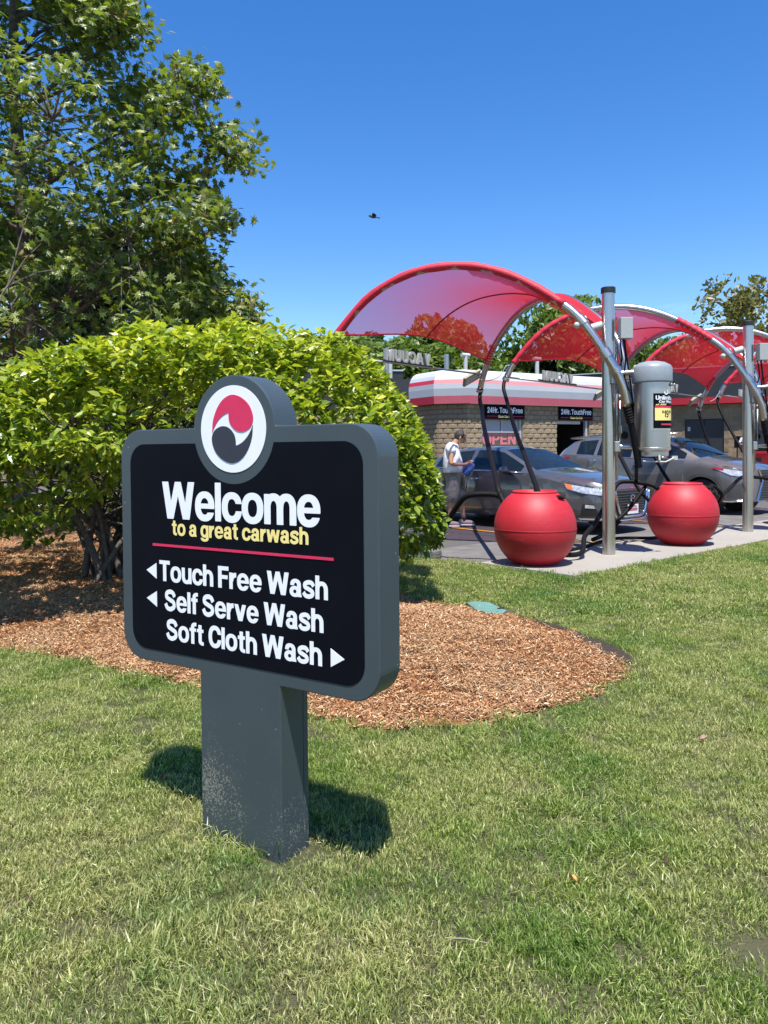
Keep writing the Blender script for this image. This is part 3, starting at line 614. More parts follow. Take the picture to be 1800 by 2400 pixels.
# ------------------------------------------------------------------ trash spheres
def sphere_bin(x, y, label, rz):
    root = empty('trash_bin', (x, y, .02), rz, label, 'bin', 'red spherical bins on the concrete pad')
    R = .488; zc = .433; prof = [(0, 0), (.232, 0)]
    for a in [-60] + list(range(-56, 57, 4)) + [58]: prof.append((R * math.cos(rad(a)), zc + .5 * math.sin(rad(a))))
    prof = [q for q in prof]
    mb = MB(); mb.lathe(prof, n=72); b_ = mb.build('bin_shell', M['redball'], root, smooth=True)
    zt = prof[-1][1]; rt = prof[-1][0]
    MB().lathe([(rt + .006, zt - .008), (rt + .012, zt + .004), (rt + .008, zt + .018), (rt - .008, zt + .022), (rt - .02, zt + .012), (rt - .025, zt - .2), (0, zt - .25)], n=64).build('rim', M['redball'], root, smooth=True)
    mb = MB(); mb.lathe([(R + .0015, zc - .012), (R + .005, zc - .005), (R + .0015, zc + .002)], n=72); mb.build('mould_seam', M['redball'], root, smooth=True)
    a = rad(-40); px_, py_ = .33 * math.cos(a), .33 * math.sin(a)
    mb = MB(); mb.tube([(px_ - .03, py_ - .06, zt - .03), (px_ + .03, py_ - .02, zt - .045), (px_ + .055, py_ + .02, zt - .06), (px_ + .02, py_ + .07, zt - .045)], .014, 8); mb.box((px_ + .01, py_, zt - .035), (.07, .10, .02), Matrix.Rotation(a, 3, 'Z')); mb.build('hose_hook', M['blackpl'], root)
    return root
sphere_bin(1.81, 9.22, 'large red plastic globe bin nearest the camera, left of the steel pole', 0)
sphere_bin(4.27, 10.98, 'red globe bin standing between the two steel poles under the vacuum canister', .3)
sphere_bin(7.35, 13.6, 'red globe bin cut by the right edge of the picture beyond the second pole', .6)

# ------------------------------------------------------------------ vacuum stations
AP = [(-2.05, 3.34, 2.80), (-1.97, 3.23, 3.05), (-1.84, 3.01, 3.33), (-1.72, 2.81, 3.56), (-1.57, 2.57, 3.73), (-1.43, 2.33, 3.84), (-1.29, 2.1, 3.9), (-1.15, 1.88, 3.92), (-1.01, 1.65, 3.91), (-.88, 1.43, 3.87), (-.75, 1.21, 3.79), (-.62, .99, 3.68), (-.49, .78, 3.54), (-.36, .57, 3.36), (-.26, .41, 3.19), (-.19, .29, 3.06), (-.12, .17, 2.83), (-.03, .0, 2.56), (.05, -.13, 2.26), (.10, -.19, 1.94)]
BP = [(1.60, 3.70, 2.50), (1.56, 3.58, 2.74), (1.5, 3.39, 2.98), (1.44, 3.21, 3.20), (1.34, 2.91, 3.43), (1.23, 2.57, 3.59), (1.11, 2.2, 3.69), (1.01, 1.9, 3.73), (.90, 1.55, 3.72), (.79, 1.22, 3.62), (.68, .88, 3.45), (.57, .55, 3.22), (.46, .21, 2.92), (.41, .06, 2.66), (.37, -.05, 2.25), (.35, -.10, 1.97)]
AP = [AP[k] for k in (0, 1, 3, 5, 7, 9, 11, 13, 15, 17, 18, 19)]; BP = [BP[k] for k in (0, 1, 3, 5, 7, 9, 11, 12, 13, 14, 15)]
AP = [(a - .113 * f, b - .088 * f, h) for (a, b, h), f in zip(AP, [0] * 7 + [.35, .8, 1, .9, .6])]
def toW(q): v = rr * q[0] + pp * q[1]; return Vector((v.x, v.y, q[2]))
def vsign(parent, s, a, b_, h, m):
    """raised letters standing on a rod from a to b, readable from the lot side"""
    d = (b_ - a).normalized(); adv = sum(GL[c][0] + .16 for c in s); x = -adv / 2; mid = (a + b_) / 2
    for ch in s:
        wd, v, f = glyph(ch); P = []; n = len(v)
        for (px_, pz) in v: q = mid - d * ((x + px_) * h * .95) + Vector((0, 0, pz * h + .03)); P.append(q)
        nrm = Vector((-d.y, d.x, 0)).normalized() * .02
        V2 = [q + nrm for q in P] + [q - nrm for q in P]; F2 = list(f) + [tuple(i + n for i in q)[::-1] for q in f]
        edges = {}
        for q in f:
            for i in range(len(q)):
                k = (tuple(np.round(v[q[i]], 4)), tuple(np.round(v[q[(i + 1) % len(q)]], 4)))
                edges.setdefault(k, (q[i], q[(i + 1) % len(q)]))
        for k, (i, j) in edges.items():
            if (k[1], k[0]) not in edges: F2.append((j, i, i + n, j + n))
        mesh('letter', V2, F2, m, parent); x += wd + .16
def station(i, dz, label, full):
    base = P1 + SP * i
    root = empty('vacuum_station', (base.x, base.y, .0), 0, label, 'vacuum station', 'red canopied vacuum stations along the pad')
    A3 = [toW(q) + Vector((0, 0, dz)) for q in AP]; B3 = [toW(q) + Vector((0, 0, dz)) for q in BP]
    pole = MB().tube([(0, 0, .02), (0, 0, 3.44 + dz * .3)], .082, 32).build('pole', M['steel'], root, auto=True)
    MB().lathe([(0, 3.475 + dz * .3), (.082, 3.475 + dz * .3), (.093, 3.465 + dz * .3), (.093, 3.40 + dz * .3), (.083, 3.395 + dz * .3)], n=32).build('pole_cap', M['blackpl'], pole, auto=True)
    As = spline(A3, 9); Bs = spline(B3, 8)
    pa = MB().tube(As, .052, 16).build('arch_pipe', M['steel'], root, smooth=True)
    pb = MB().tube(Bs, .052, 16).build('arch_pipe', M['steel'], root, smooth=True)
    # membrane: strips between matching fractions of the two arches
    nu, nv = 40, 22
    def along(Ps, t):
        k = t * (len(Ps) - 1); a = int(min(k, len(Ps) - 2)); return Ps[a].lerp(Ps[a + 1], k - a)
    tA0, tA1, tB0, tB1 = .085, .69, .14, .72
    V = []
    for u in range(nu + 1):
        fu = u / nu
        for v_ in range(nv + 1):
            fv = v_ / nv; edge = math.sin(math.pi * fv)
            fu2 = fu + (.075 * edge * (1 - fu) ** 2) - (.06 * edge * fu ** 3)
            a = along(As, tA0 + (tA1 - tA0) * fu2); b_ = along(Bs, tB0 + (tB1 - tB0) * fu2)
            q = a.lerp(b_, fv); q.z -= .16 * edge * math.sin(math.pi * min(1, fu * 1.02)) ; q.z += .012 * math.sin(fu * 55 + fv * 9) * max(0, fu - .55) * 2 * edge
            q.z += .055 * (1 - edge) ** 2
            V.append(q)
    Fm = [(u * (nv + 1) + v_, u * (nv + 1) + v_ + 1, (u + 1) * (nv + 1) + v_ + 1, (u + 1) * (nv + 1) + v_) for u in range(nu) for v_ in range(nv)]
    mem = mesh('canopy_membrane', V, Fm, M['cloth'], root, smooth=True)
    um = nv // 2
    MB().tube([V[k * (nv + 1) + um] + Vector((0, 0, -.004)) for k in range(nu + 1)], .012, 6).build('seam', M['seam'], mem, smooth=True)
    MB().tube([V[k] for k in range(nv + 1)], .013, 6).build('hem', M['clothhem'], mem, smooth=True)
    MB().tube([V[nu * (nv + 1) + k] for k in range(nv + 1)], .013, 6).build('hem', M['clothhem'], mem, smooth=True)
    for Ps, t0, t1, hr in (((As, tA0, .665, .057),) if i == 0 else ((As, tA0, .26, .057), (As, .56, .665, .057))) + ((Bs, tB0, .20, .056),):
        MB().tube([along(Ps, t0 + (t1 - t0) * k / 26) + Vector((0, 0, .004)) for k in range(27)], [hr + .004 * math.sin(k * 1.7) for k in range(27)], 14).build('hem_sleeve', M['clothhem'], mem, smooth=True)
    # lacing strip hanging under the front arch
    V2 = []; F2 = []
    for k in range(31):
        t = .42 + .31 * k / 30; q = along(As, t); V2 += [q + Vector((.0, .02, -.03)), q + Vector((.12, .10, -.12 - .05 * math.sin(k / 30 * math.pi) + .008 * math.sin(k * 2.3)))]
        if k: F2.append((2 * k - 2, 2 * k - 1, 2 * k + 1, 2 * k))
    mesh('lacing_flap', V2, F2, M['cloth'], mem, smooth=True)
    if not full: return root
    # tip ends and hoses
    for tipP, d0, col in ((A3[0], A3[0] - A3[1], M['galv']), (B3[0], B3[0] - B3[1], M['galv'])):
        d0 = d0.normalized(); e = tipP
        MB().tube([e + d0 * .02, e + d0 * .08], .064, 14).build('tip_clamp', M['steel2'], root, smooth=False)
    # rod and letters
    a = Vector(A3[0]) + Vector((.02, 0, .0)); b_ = Vector(B3[1]) + Vector((0, 0, .0)); b_.z = 2.73 + dz; a.z = 2.79 + dz
    rod = MB().tube([a, b_], .017, 8).build('rod', M['galv'], root, smooth=True)
    q0 = a.lerp(b_, .30); q1 = a.lerp(b_, .62)
    if i == 1: q0, q1 = a.lerp(b_, .26), a.lerp(b_, .62)
    MB().tube([q0 + Vector((0, 0, .018)), q1 + Vector((0, 0, .018))], .024, 6).build('letter_rail', M['blackpl'], rod)
    vsign(rod, 'VACUUM', q0, q1, .185, M['boxgrey'])
    # floodlight near tip B
    fl = MB().box((0, 0, 0), (.36, .24, .05)).build('floodlight', M['beige'], root, bevel=.01)
    fl.location = b_ + Vector((-.22, -.02, -.06)); fl.rotation_euler = (rad(-38), rad(-28), rad(20))
    MB().box((.04, .04, .045), (.14, .1, .05)).build('lamp_driver', M['boxgrey'], fl)
    MB().box((0, 0, -.027), (.30, .18, .004)).build('lens', M['whitepl'], fl)
    MB().tube(spline([fl.location + Vector((.1, 0, .05)), b_ + Vector((.0, -.05, -.12)), b_ + Vector((.25, -.05, -.05)), b_ + Vector((.4, -.02, .16))], 6), .007, 6).build('cable', M['boxgrey'], root, smooth=True)
    # clamps on the pole
    for t, hr in ((.80, .074), (.86, .076), (.72, .064)):
        q = along(As, t); q2 = along(As, t + .02); MB().tube([q, q2], hr, 18).build('pipe_collar', M['steel2'], root, auto=True)
    q = along(As, .80); q2 = along(As, .87); MB().tube([q, along(As, .835), q2], .064, 18).build('pipe_sleeve', M['steel'], root, auto=True)
    q = along(As, .88); MB().box((q.x * .5, q.y * .5, q.z), (.07, .12, .26)).build('saddle_plate', M['galv'], root, bevel=.01)
    q = along(Bs, .88); MB().box((q.x * .5, q.y * .5, q.z), (.34, .03, .08)).build('saddle_plate', M['galv'], root, bevel=.01)
    q = Vector(A3[8]) + Vector((-.05, -.0, -.02)); MB().ball(q + Vector((.0, 0, -.05)), .045, 10, 8).tube([q, q + Vector((.12, .02, .05))], .028, 10).build('pulley_bracket', M['whitepl'], root, smooth=True)
    MB().tube([Vector((-.20, .06, 2.96)), Vector((-.05, .04, 3.0))], .055, 20).build('security_camera', M['whitepl'], root, auto=True)
    # flexible cuffs below the pipes
    for Pe, d0, x2 in ((A3[-1], (A3[-1] - A3[-2]).normalized(), Vector((.36, -.10, 1.15))), (B3[-1], (B3[-1] - B3[-2]).normalized(), Vector((.40, .08, 1.3)))):
        path = spline([Pe, Pe + d0 * .18, Pe + d0 * .34, x2], 10); n = len(path)
        rads = [.048 + (.008 * (k % 2) if k < n * .45 else -.006) for k in range(n)]
        MB().tube(path, rads, 12).build('flexible_cuff', M['blackrub'], root, smooth=False)
    MB().lathe([(.0, 0), (.145, 0), (.15, .01), (.145, .02), (0, .02)], (0, 0, 0), 28, Matrix.Rotation(rad(90), 3, 'X') ).build('hose_reel', M['greyplast'], root, auto=True).location = (.30, .32, 1.55)
    MB().lathe([(.0, 0), (.05, 0), (.055, .012), (.04, .03), (0, .03)], (.30, .31, 1.57), 14, Matrix.Rotation(rad(90), 3, 'X')).build('reel_hub', M['blackpl'], root, auto=True)
    # control box
    MB().box((.19, -.09, 2.93), (.155, .15, .27)).build('control_box', M['boxgrey'], root, bevel=.006)
    for k, (ox, oy) in enumerate(((.13, -.05), (.17, -.07), (.20, -.03))):
        MB().tube(spline([(ox, oy, 2.8), (ox + .03, oy, 2.55), (ox - .02 + .05 * k, oy + .03, 2.3), (ox + .12, oy + .02, 2.15 - .1 * k)], 5), .010, 6).build('cable', M['blackrub'], root, smooth=True)
    MB().tube([(.115, .03, .98), (.115, .03, 2.75)], .018, 10).build('conduit', M['galv'], root, smooth=True)
    MB().tube([(.14, -.03, 1.35), (.14, -.03, 2.05)], .012, 8).ball((.14, -.03, 2.06), .028, 10, 8).build('hook_rod', M['galv'], root, smooth=True)
    # canister on two bars
    cc = Vector((.545, -.06))
    for hz, r_ in ((2.36, .034), (1.42, .034)):
        MB().tube([(.05, 0, hz), (cc.x - .16, cc.y, hz + (.02 if hz > 2 else -.005))], r_, 14).build('support_bar', M['steel2'], root, auto=True)
        MB().box((.10, 0, hz), (.07, .12, .14)).build('bar_clamp', M['steel2'], root, bevel=.01)
    can = empty('canister', (cc.x, cc.y, 0)); can.parent = root
    MB().lathe([(0, 1.352), (.20, 1.352), (.222, 1.37), (.222, 2.44), (.2, 2.45)], n=48).build('drum', M['steel2'], can, auto=True)
    MB().lathe([(.223, 1.375), (.229, 1.38), (.229, 1.40), (.223, 1.405)], n=48).build('drum_band', M['steel2'], can, auto=True)
    MB().lathe([(.222, 2.23), (.246, 2.235), (.248, 2.25), (.246, 2.42), (.225, 2.455), (.16, 2.492), (.09, 2.508), (0, 2.512)], n=48).build('dome_cap', M['greyplast'], can, smooth=True)
    MB().lathe([(0, 1.29), (.19, 1.29), (.20, 1.30), (.20, 1.352)], n=40).build('drain_flange', M['steel2'], can, auto=True)
    mb = MB(); mb.tube([(.02, -.19, 1.31), (.02, -.21, 1.24)], .013, 8); mb.tube([(-.16, -.12, 1.23), (.10, -.2, 1.22), (.22, -.16, 1.27)], .010, 6); mb.box((.235, -.13, 1.27), (.07, .05, .05)); mb.build('release_lever', M['whitepl'], can)
    mb = MB(); mb.ball((.20, -.13, 2.20), .022, 8, 6).ball((.245, -.11, 2.20), .018, 8, 6); mb.tube([(.16, -.13, 2.21), (.25, -.11, 2.2)], .012, 6); mb.build('latch', M['steel2'], can)
    # poster wrapped round the drum
    def cyl(u, z, r=.2275): th = rad(-101) + u / .2275; return (r * math.cos(th), r * math.sin(th), z)
    def patch(n, u0, u1, z0, z1, m, r, parent, k=14):
        V = [cyl(u0 + (u1 - u0) * a / k, z, r) for a in range(k + 1) for z in (z0, z1)]
        return mesh(n, V, [(2 * a, 2 * a + 2, 2 * a + 3, 2 * a + 1) for a in range(k)], m, parent, smooth=True)
    patch('poster_holder', -.055, .40, 1.62, 2.14, M['steel'], .2262, can)
    po = patch('poster', -.02, .37, 1.645, 2.085, M['signblack'], .2272, can)
    patch('price_panel', .0, .35, 1.745, 1.90, M['signyellow'], .2282, po); patch('red_strip', .0, .35, 1.90, 1.925, M['signred'], .2282, po); patch('red_strip', .08, .35, 1.685, 1.705, M['signred'], .2282, po)
    def ctext(s, u0, u1, z0, cap, m, r=.2288): V, Fc = text2d(s, u0, u1, z0, cap); mesh('lettering', [cyl(a, b_, r) for a, b_ in V], Fc, m, po, smooth=False)
    ctext('Unlimited', .01, .33, 2.005, .052, M['signwhite']); ctext('Car Wash', .05, .30, 1.965, .033, M['signwhite']); ctext('at ANY', .01, .16, 1.933, .022, M['signyellow'])
    ctext('$', .09, .115, 1.835, .035, M['signblack'], .2292); ctext('19', .12, .20, 1.785, .085, M['signblack'], .2292); ctext('99', .21, .26, 1.835, .035, M['signblack'], .2292)
    mb = MB(); 
    for k in range(22): u = .155 + .05 * math.cos(k / 21 * 4.8 - 1.2); 
    mesh('swirl_mark', [cyl(.155 + rr_ * math.cos(a), 2.10 + rr_ * math.sin(a) * .9 - .0, .2292) for a in [rad(160 + 260 * k / 20) for k in range(21)] for rr_ in (.036, .020)], [(2 * k, 2 * k + 1, 2 * k + 3, 2 * k + 2) for k in range(20)], M['signwhite'], po)
    return root
def hose(parent, pts, r=.024, n='vacuum_hose', k=8):
    q = spline(pts, k); base = parent.location
    return MB().tube([p - base for p in q], r, 10).build(n, M['blackrub'], parent, smooth=True)
st = []
labs = ['vacuum station nearest the camera with its steel pole, canister and largest red arched canopy', 'second vacuum station from the camera, its steel pole near the right edge', 'third vacuum station whose red canopy shows behind the second pole', 'farthest vacuum station, only a piece of red canopy seen at the right edge']
for i in range(4): st.append(station(i, 0 if i == 0 else -.11, labs[i], True))
s0 = st[0]
def tipW(i, which, dz=0):
    q = (AP if which == 'A' else BP)[0]; v = toW(q); b_ = P1 + SP * i; return Vector((b_.x + v.x, b_.y + v.y, v.z + (0 if i == 0 else -.11)))
b1 = tipW(0, 'B'); a2 = tipW(1, 'A')
hose(s0, [b1 + Vector((.02, .05, .05)), b1 + Vector((-.02, -.06, -.2)), b1 + Vector((-.02, -.35, -.42)), (1.60, 12.2, 1.72), (1.42, 9.45, .84)], .036)
hose(s0, [(1.42, 9.45, .86), (1.50, 9.25, .62), (1.55, 9.2, .5)], .036)
hose(st[1], [a2 + Vector((0, .05, .06)), a2 + Vector((-.08, -.1, -.18)), a2 + Vector((-.08, -.4, -.42)), (2.06, 12.0, 1.68), (1.86, 9.25, .86), (1.84, 9.2, .7)], .033)
hose(s0, [(.60, 10.35, .03), (.66, 10.2, .10), (.78, 9.9, .40), (.92, 9.7, .68), (1.05, 9.6, .82), (1.32, 9.5, .84), (1.45, 9.42, .80), (1.56, 9.3, .66)], .036)
hose(s0, [(2.15, 9.35, .10), (2.45, 9.55, .10), (2.61, 10.0, .25), (2.84, 10.4, .36), (3.07, 10.8, .52), (3.30, 11.1, .76), (3.42, 11.2, .89), (3.58, 11.2, .91), (3.72, 11.1, .89), (3.85, 11.0, .86), (3.99, 10.98, .76)], .032)
hose(s0, [(2.9, 10.7, .12), (3.12, 10.8, .20), (3.3, 10.9, .36), (3.54, 11.0, .57), (3.78, 11.1, .84)], .03)
hose(s0, [(3.66, 11.3, .93), (3.76, 11.2, .74), (3.92, 11.1, .55)], .026)
hose(s0, [(2.2, 9.9, .04), (2.7, 10.5, .04), (3.3, 11.0, .1), (4.1, 11.6, .04), (5.0, 12.3, .04)], .024)
hose(s0, [(3.60, 12.2, 1.75), (3.65, 12.0, 1.37), (3.66, 11.3, .91)], .03)
hose(s0, [(3.35, 10.0, 1.75), (3.36, 10.2, 1.34), (3.68, 11.2, .91)], .026)
hose(st[1], [(4.75, 11.1, .75), (4.95, 11.35, .62), (5.01, 11.6, .58), (5.63, 12.5, .73), (6.21, 13.3, .88), (6.6, 13.6, .86), (7.1, 13.6, .80)], .03)
hose(st[1], [(4.62, 10.75, .86), (4.75, 10.8, .74), (4.77, 10.95, .60)], .022)
for i in (2, 3):
    b3 = tipW(i, 'B'); ex = Vector((P1.x + SP.x * i, P1.y + SP.y * i, 0))
    hose(st[i], [b3 + Vector((0, .05, .05)), b3 + Vector((-.02, -.1, -.3)), b3 + Vector((.05, -.7, -1.2)), b3 + Vector((.12, -1.2, -1.75))], .034)
    a3 = tipW(i, 'A'); hose(st[i], [a3 + Vector((0, .05, .05)), a3 + Vector((-.05, -.1, -.35)), a3 + Vector((.25, -.8, -1.5)), a3 + Vector((.4, -1.2, -2.0))], .034)
a3 = tipW(3, 'A')

# ------------------------------------------------------------------ cars
def paint(n, c, rough=.22): 
    m, t, b, o = nodes(n); b.inputs['Base Color'].default_value = (*c, 1); b.inputs['Metallic'].default_value = .55; b.inputs['Roughness'].default_value = rough + .12
    b.inputs['Coat Weight'].default_value = 1; b.inputs['Coat Roughness'].default_value = .03
    fl = noise(t, 900, 2); r = math_(t, 'MULTIPLY', fl, .06); bumpn(t, b, noise(t, 3, 2), .02, .02); return m
M['paintgrey'] = paint('gunmetal_car_paint', (.105, .107, .122)); M['paintsilver'] = paint('silver_grey_car_paint', (.17, .165, .16)); M['paintred'] = paint('red_car_paint', (.42, .012, .018))
m, t, b, o = nodes('car_glass'); b.inputs['Base Color'].default_value = (.01, .014, .016, 1); b.inputs['Roughness'].default_value = .02; b.inputs['Specular IOR Level'].default_value = .9
tp = t.nodes.new('ShaderNodeBsdfTransparent'); tp.inputs['Color'].default_value = (.55, .62, .60, 1); ms = t.nodes.new('ShaderNodeMixShader'); ms.inputs[0].default_value = .33
t.links.new(b.outputs[0], ms.inputs[1]); t.links.new(tp.outputs[0], ms.inputs[2]); t.links.new(ms.outputs[0], o.inputs['Surface']); M['carglass'] = m
M['tyre'] = mat('tyre_rubber', (.018, .018, .018), .8); M['chrome'] = mat('chrome', (.75, .75, .76), .08, 1, .02); M['alloy'] = mat('alloy', (.45, .45, .46), .3, 1, .05)
M['cladding'] = mat('grey_cladding', (.055, .056, .058), .55); M['interior'] = mat('car_interior', (.025, .024, .023), .8)
M['lampglass'] = mat('lamp_glass', (.55, .58, .62), .08, .35, .35, 22, coat=1); M['amber'] = mat('amber_lens', (.75, .16, .015), .2, coat=1); M['redlens'] = mat('red_lens', (.35, .008, .012), .15, coat=1)
M['plate'] = mat('number_plate', (.72, .70, .72), .5, var=.02)
def make_car(name, cfg, mats, label, cat):
    """local: +x forward, +y left, origin on the ground below the front axle"""
    root = empty(name, (0, 0, 0), 0, label, cat)
    WB, R, wr = cfg['wb'], cfg['arch'], cfg['wr']; ix = lambda k, x: float(np.interp(x, *zip(*sorted(cfg[k]))))
    XN, XT = cfg['nose'], cfg['tail']
    xs = set(np.linspace(XT, XN, 60))
    for xc in (0, -WB):
        xs |= {xc + R * math.cos(a) for a in np.linspace(0, math.pi, 15)} | {xc + R + .012, xc - R - .012}
    xs |= set(cfg['pil']) | {cfg['ws'][0], cfg['ws'][1], cfg['bl'][0], cfg['bl'][1]}
    xs = sorted(xs); xs = [x for k, x in enumerate(xs) if k == 0 or x - xs[k - 1] > .004]
    def bottom(x):
        zb = ix('sill', x)
        for xc in (0, -WB):
            if abs(x - xc) < R: zb = max(zb, wr + math.sqrt(max(0, R * R - (x - xc) ** 2)))
        return zb
    def section(x):
        hw = ix('hw', x); zb = bottom(x); bz = ix('belt', x); zt = ix('top', x); rw = ix('rail', x); pts = []
        for tt in (0, .12, .35, .6, .82):
            z = zb + (bz - zb) * tt; s = (z - .2) / (bz - .2)
            bul = -.07 * (1 - min(1, s * 3)) ** 2 - .045 * max(0, s - .55) ** 1.5 * 2 - (.012 if .45 < s < .62 else 0)
            pts.append((hw + bul, z))
        pts.append((hw - .06, bz))
        cab = cfg['bl'][0] <= x <= cfg['ws'][0]
        if cab: pts += [(hw - .085, bz + .02), (rw + .035, max(bz + .03, zt - .075)), (rw - .03, max(bz + .035, zt - .03)), (rw * .5, zt - .006), (0, zt)]
        else: pts += [(hw - .10, bz + .015), (hw * .80, bz + (zt - bz) * .62 + .012), (hw * .68, bz + (zt - bz) * .86), (hw * .36, zt - .006), (0, zt)]
        return pts
    NP = 11; V = []
    for x in xs:
        P = section(x); V += [(x, -y, z) for y, z in P] + [(x, y, z) for y, z in P[:-1][::-1]]
    W = 2 * NP - 1; body = []; glass = []
    def inr(a, r): return r[0] - 1e-6 <= a <= r[1] + 1e-6
    for i in range(len(xs) - 1):
        xa, xb = xs[i], xs[i + 1]; xm = (xa + xb) / 2
        for j in range(W - 1):
            q = (i * W + j, (i + 1) * W + j, (i + 1) * W + j + 1, i * W + j + 1)
            jj = j if j < NP - 1 else W - 2 - j
            gl = False
            if jj == 6: gl = any(a < xm < b_ for a, b_ in cfg['win'])
            if jj in (8, 9) or (jj == 7 and False): gl = inr(xm, (cfg['ws'][1], cfg['ws'][0])) or inr(xm, (cfg['bl'][0], cfg['bl'][1]))
            (glass if gl else body).append(q)
    n0 = len(xs)
    body.append(tuple(range(W))[::-1][::-1]); body.append(tuple((n0 - 1) * W + k for k in range(W))[::-1])
    def sub(n, F, m, parent, off=0):
        used = sorted({i for q in F for i in q}); mp_ = {u: k for k, u in enumerate(used)}
        return mesh(n, [V[u] for u in used], [tuple(mp_[i] for i in q) for q in F], m, parent, smooth=True)
    bo = sub('body', body, mats['paint'], root); 
    bm = bmesh.new(); bm.from_mesh(bo.data); bmesh.ops.recalc_face_normals(bm, faces=bm.faces)
    for e in bm.edges:
        if len(e.link_faces) == 2 and e.calc_face_angle(0) > .55: e.smooth = False
    bm.to_mesh(bo.data); bm.free()
    # panes: separate islands
    me = sub('glass_all', glass, M['carglass'], root); bm = bmesh.new(); bm.from_mesh(me.data); bm.verts.ensure_lookup_table(); seen = set(); isl = []
    for f in bm.faces:
        if f.index in seen: continue
        st_ = [f]; comp = []; seen.add(f.index)
        while st_:
            g_ = st_.pop(); comp.append(g_)
            for e in g_.edges:
                for h in e.link_faces:
                    if h.index not in seen: seen.add(h.index); st_.append(h)
        isl.append([[tuple(v.co) for v in g_.verts] for g_ in comp])
    bm.free(); bpy.data.objects.remove(me)
    for comp in isl:
        key = {}; vv = []; ff = []
        for poly in comp:
            q = []
            for p in poly:
                k = tuple(round(a, 5) for a in p)
                if k not in key: key[k] = len(vv); vv.append(p)
                q.append(key[k])
            ff.append(tuple(q))
        cxm = sum(p[0] for p in vv) / len(vv); wide = max(p[1] for p in vv) - min(p[1] for p in vv) > 1
        mesh('windscreen' if wide and cxm > -1.5 else 'rear_window' if wide else 'side_window', vv, ff, M['carglass'], root, smooth=True)
    def S(x, s, side=-1, off=.006):
        P = section(x); k = min(int(s), NP - 2); f = s - k; y = P[k][0] * (1 - f) + P[k + 1][0] * f; z = P[k][1] * (1 - f) + P[k + 1][1] * f
        P2 = section(x + .02); y2 = P2[k][0] * (1 - f) + P2[k + 1][0] * f; ty, tz = P[k + 1][0] - P[k][0], P[k + 1][1] - P[k][1]; l = math.hypot(ty, tz) + 1e-9
        ny, nz_ = tz / l, -ty / l; nx = -(y2 - y) / .02 * ny; ln = math.sqrt(nx * nx + ny * ny + nz_ * nz_)
        return Vector((x + nx / ln * off, side * (y + ny / ln * off), z + nz_ / ln * off))
    def zs(x, z):
        P = section(x)
        for k in range(NP - 1):
            if P[k][1] <= z <= P[k + 1][1]: return k + (z - P[k][1]) / (P[k + 1][1] - P[k][1] + 1e-9)
        return 5.0
    def ribbon(n, pts, wdt, m, side=-1, off=.004, parent=None):
        mb = MB(); mb.tube([S(x, zs(x, z), side, off) for x, z in pts], wdt, 6); return mb.build(n, m, parent or root, smooth=True)
    def panel(n, top, bot, m, side=-1, off=.008, parent=None, k=10):
        V_ = []
        for a in range(k + 1):
            t_ = a / k
            def at(pl): j = t_ * (len(pl) - 1); i_ = min(int(j), len(pl) - 2); f = j - i_; return (pl[i_][0] * (1 - f) + pl[i_ + 1][0] * f, pl[i_][1] * (1 - f) + pl[i_ + 1][1] * f)
            (xa, za), (xb, zb) = at(top), at(bot)
            for g_ in range(5): f = g_ / 4; x = xa * (1 - f) + xb * f; z = za * (1 - f) + zb * f; V_.append(S(x, zs(x, z), side, off))
        F_ = [(a * 5 + g_, a * 5 + g_ + 1, (a + 1) * 5 + g_ + 1, (a + 1) * 5 + g_) for a in range(k) for g_ in range(4)]
        return mesh(n, V_, F_, m, parent or root, smooth=True)
    # underside, wells, wheels
    MB().box(((XN + XT) / 2, 0, ix('sill', -1.2) + .03), (XN - XT - .35, 2 * ix('hw', -1) - .35, .05)).build('underbody', M['cladding'], root)
    for xc in (0, -WB):
        for sd in (-1, 1):
            yw = sd * (ix('hw', xc) - .13)
            mb = MB(); mb.lathe([(0, -.19), (R - .002, -.19), (R + .012, .085)], (xc, yw, wr), 28, Matrix.Rotation(rad(90) * -sd, 3, 'X')); mb.build('wheel_well', M['blackpl'], root)
            wh = empty('wheel', (xc, yw, wr)); wh.parent = root; Mx = Matrix.Rotation(rad(90) * -sd, 3, 'X')
            MB().lathe([(wr * .66, -.1), (wr * .9, -.108), (wr * .985, -.09), (wr, -.05), (wr, .05), (wr * .985, .09), (wr * .9, .108), (wr * .68, .1), (wr * .66, .08)], (0, 0, 0), 36, Mx).build('tyre', M['tyre'], wh, smooth=True)
            mb = MB(); mb.lathe([(wr * .67, .09), (wr * .62, .085), (wr * .60, .02), (wr * .5, -.02), (0, -.02)], (0, 0, 0), 32, Mx); mb.lathe([(0, .075), (.06, .075), (.07, .05)], (0, 0, 0), 16, Mx)
            for k in range(10):
                a = 2 * math.pi * k / 10; d = Vector((math.cos(a), math.sin(a), 0)); e = Vector((-d.y, d.x, 0)) * .016
                pts = [d * .05 - e, d * .05 + e, d * wr * .64 + e, d * wr * .64 - e]; mb.add([Mx @ (p + Vector((0, 0, .07))) for p in pts] + [Mx @ (p + Vector((0, 0, .04))) for p in pts], [(0, 1, 2, 3), (0, 4, 5, 1), (2, 6, 7, 3)])
            mb.build('rim', M['alloy'], wh)
    # interior
    for sx_ in cfg['seats']:
        for sd in (-.36, .36):
            mb = MB(); mb.box((sx_, sd, .62), (.5, .48, .16)).box((sx_ - .28, sd, .88), (.13, .46, .5), Matrix.Rotation(rad(-12), 3, 'Y')).box((sx_ - .36, sd, 1.17 + cfg.get('sh', 0)), (.09, .25, .17)); mb.build('car_seat', M['interior'], root, bevel=.04)
    MB().box((cfg['ws'][0] - .25, 0, .86 + cfg.get('sh', 0)), (.4, 1.35, .16)).build('dashboard', M['interior'], root, bevel=.04)
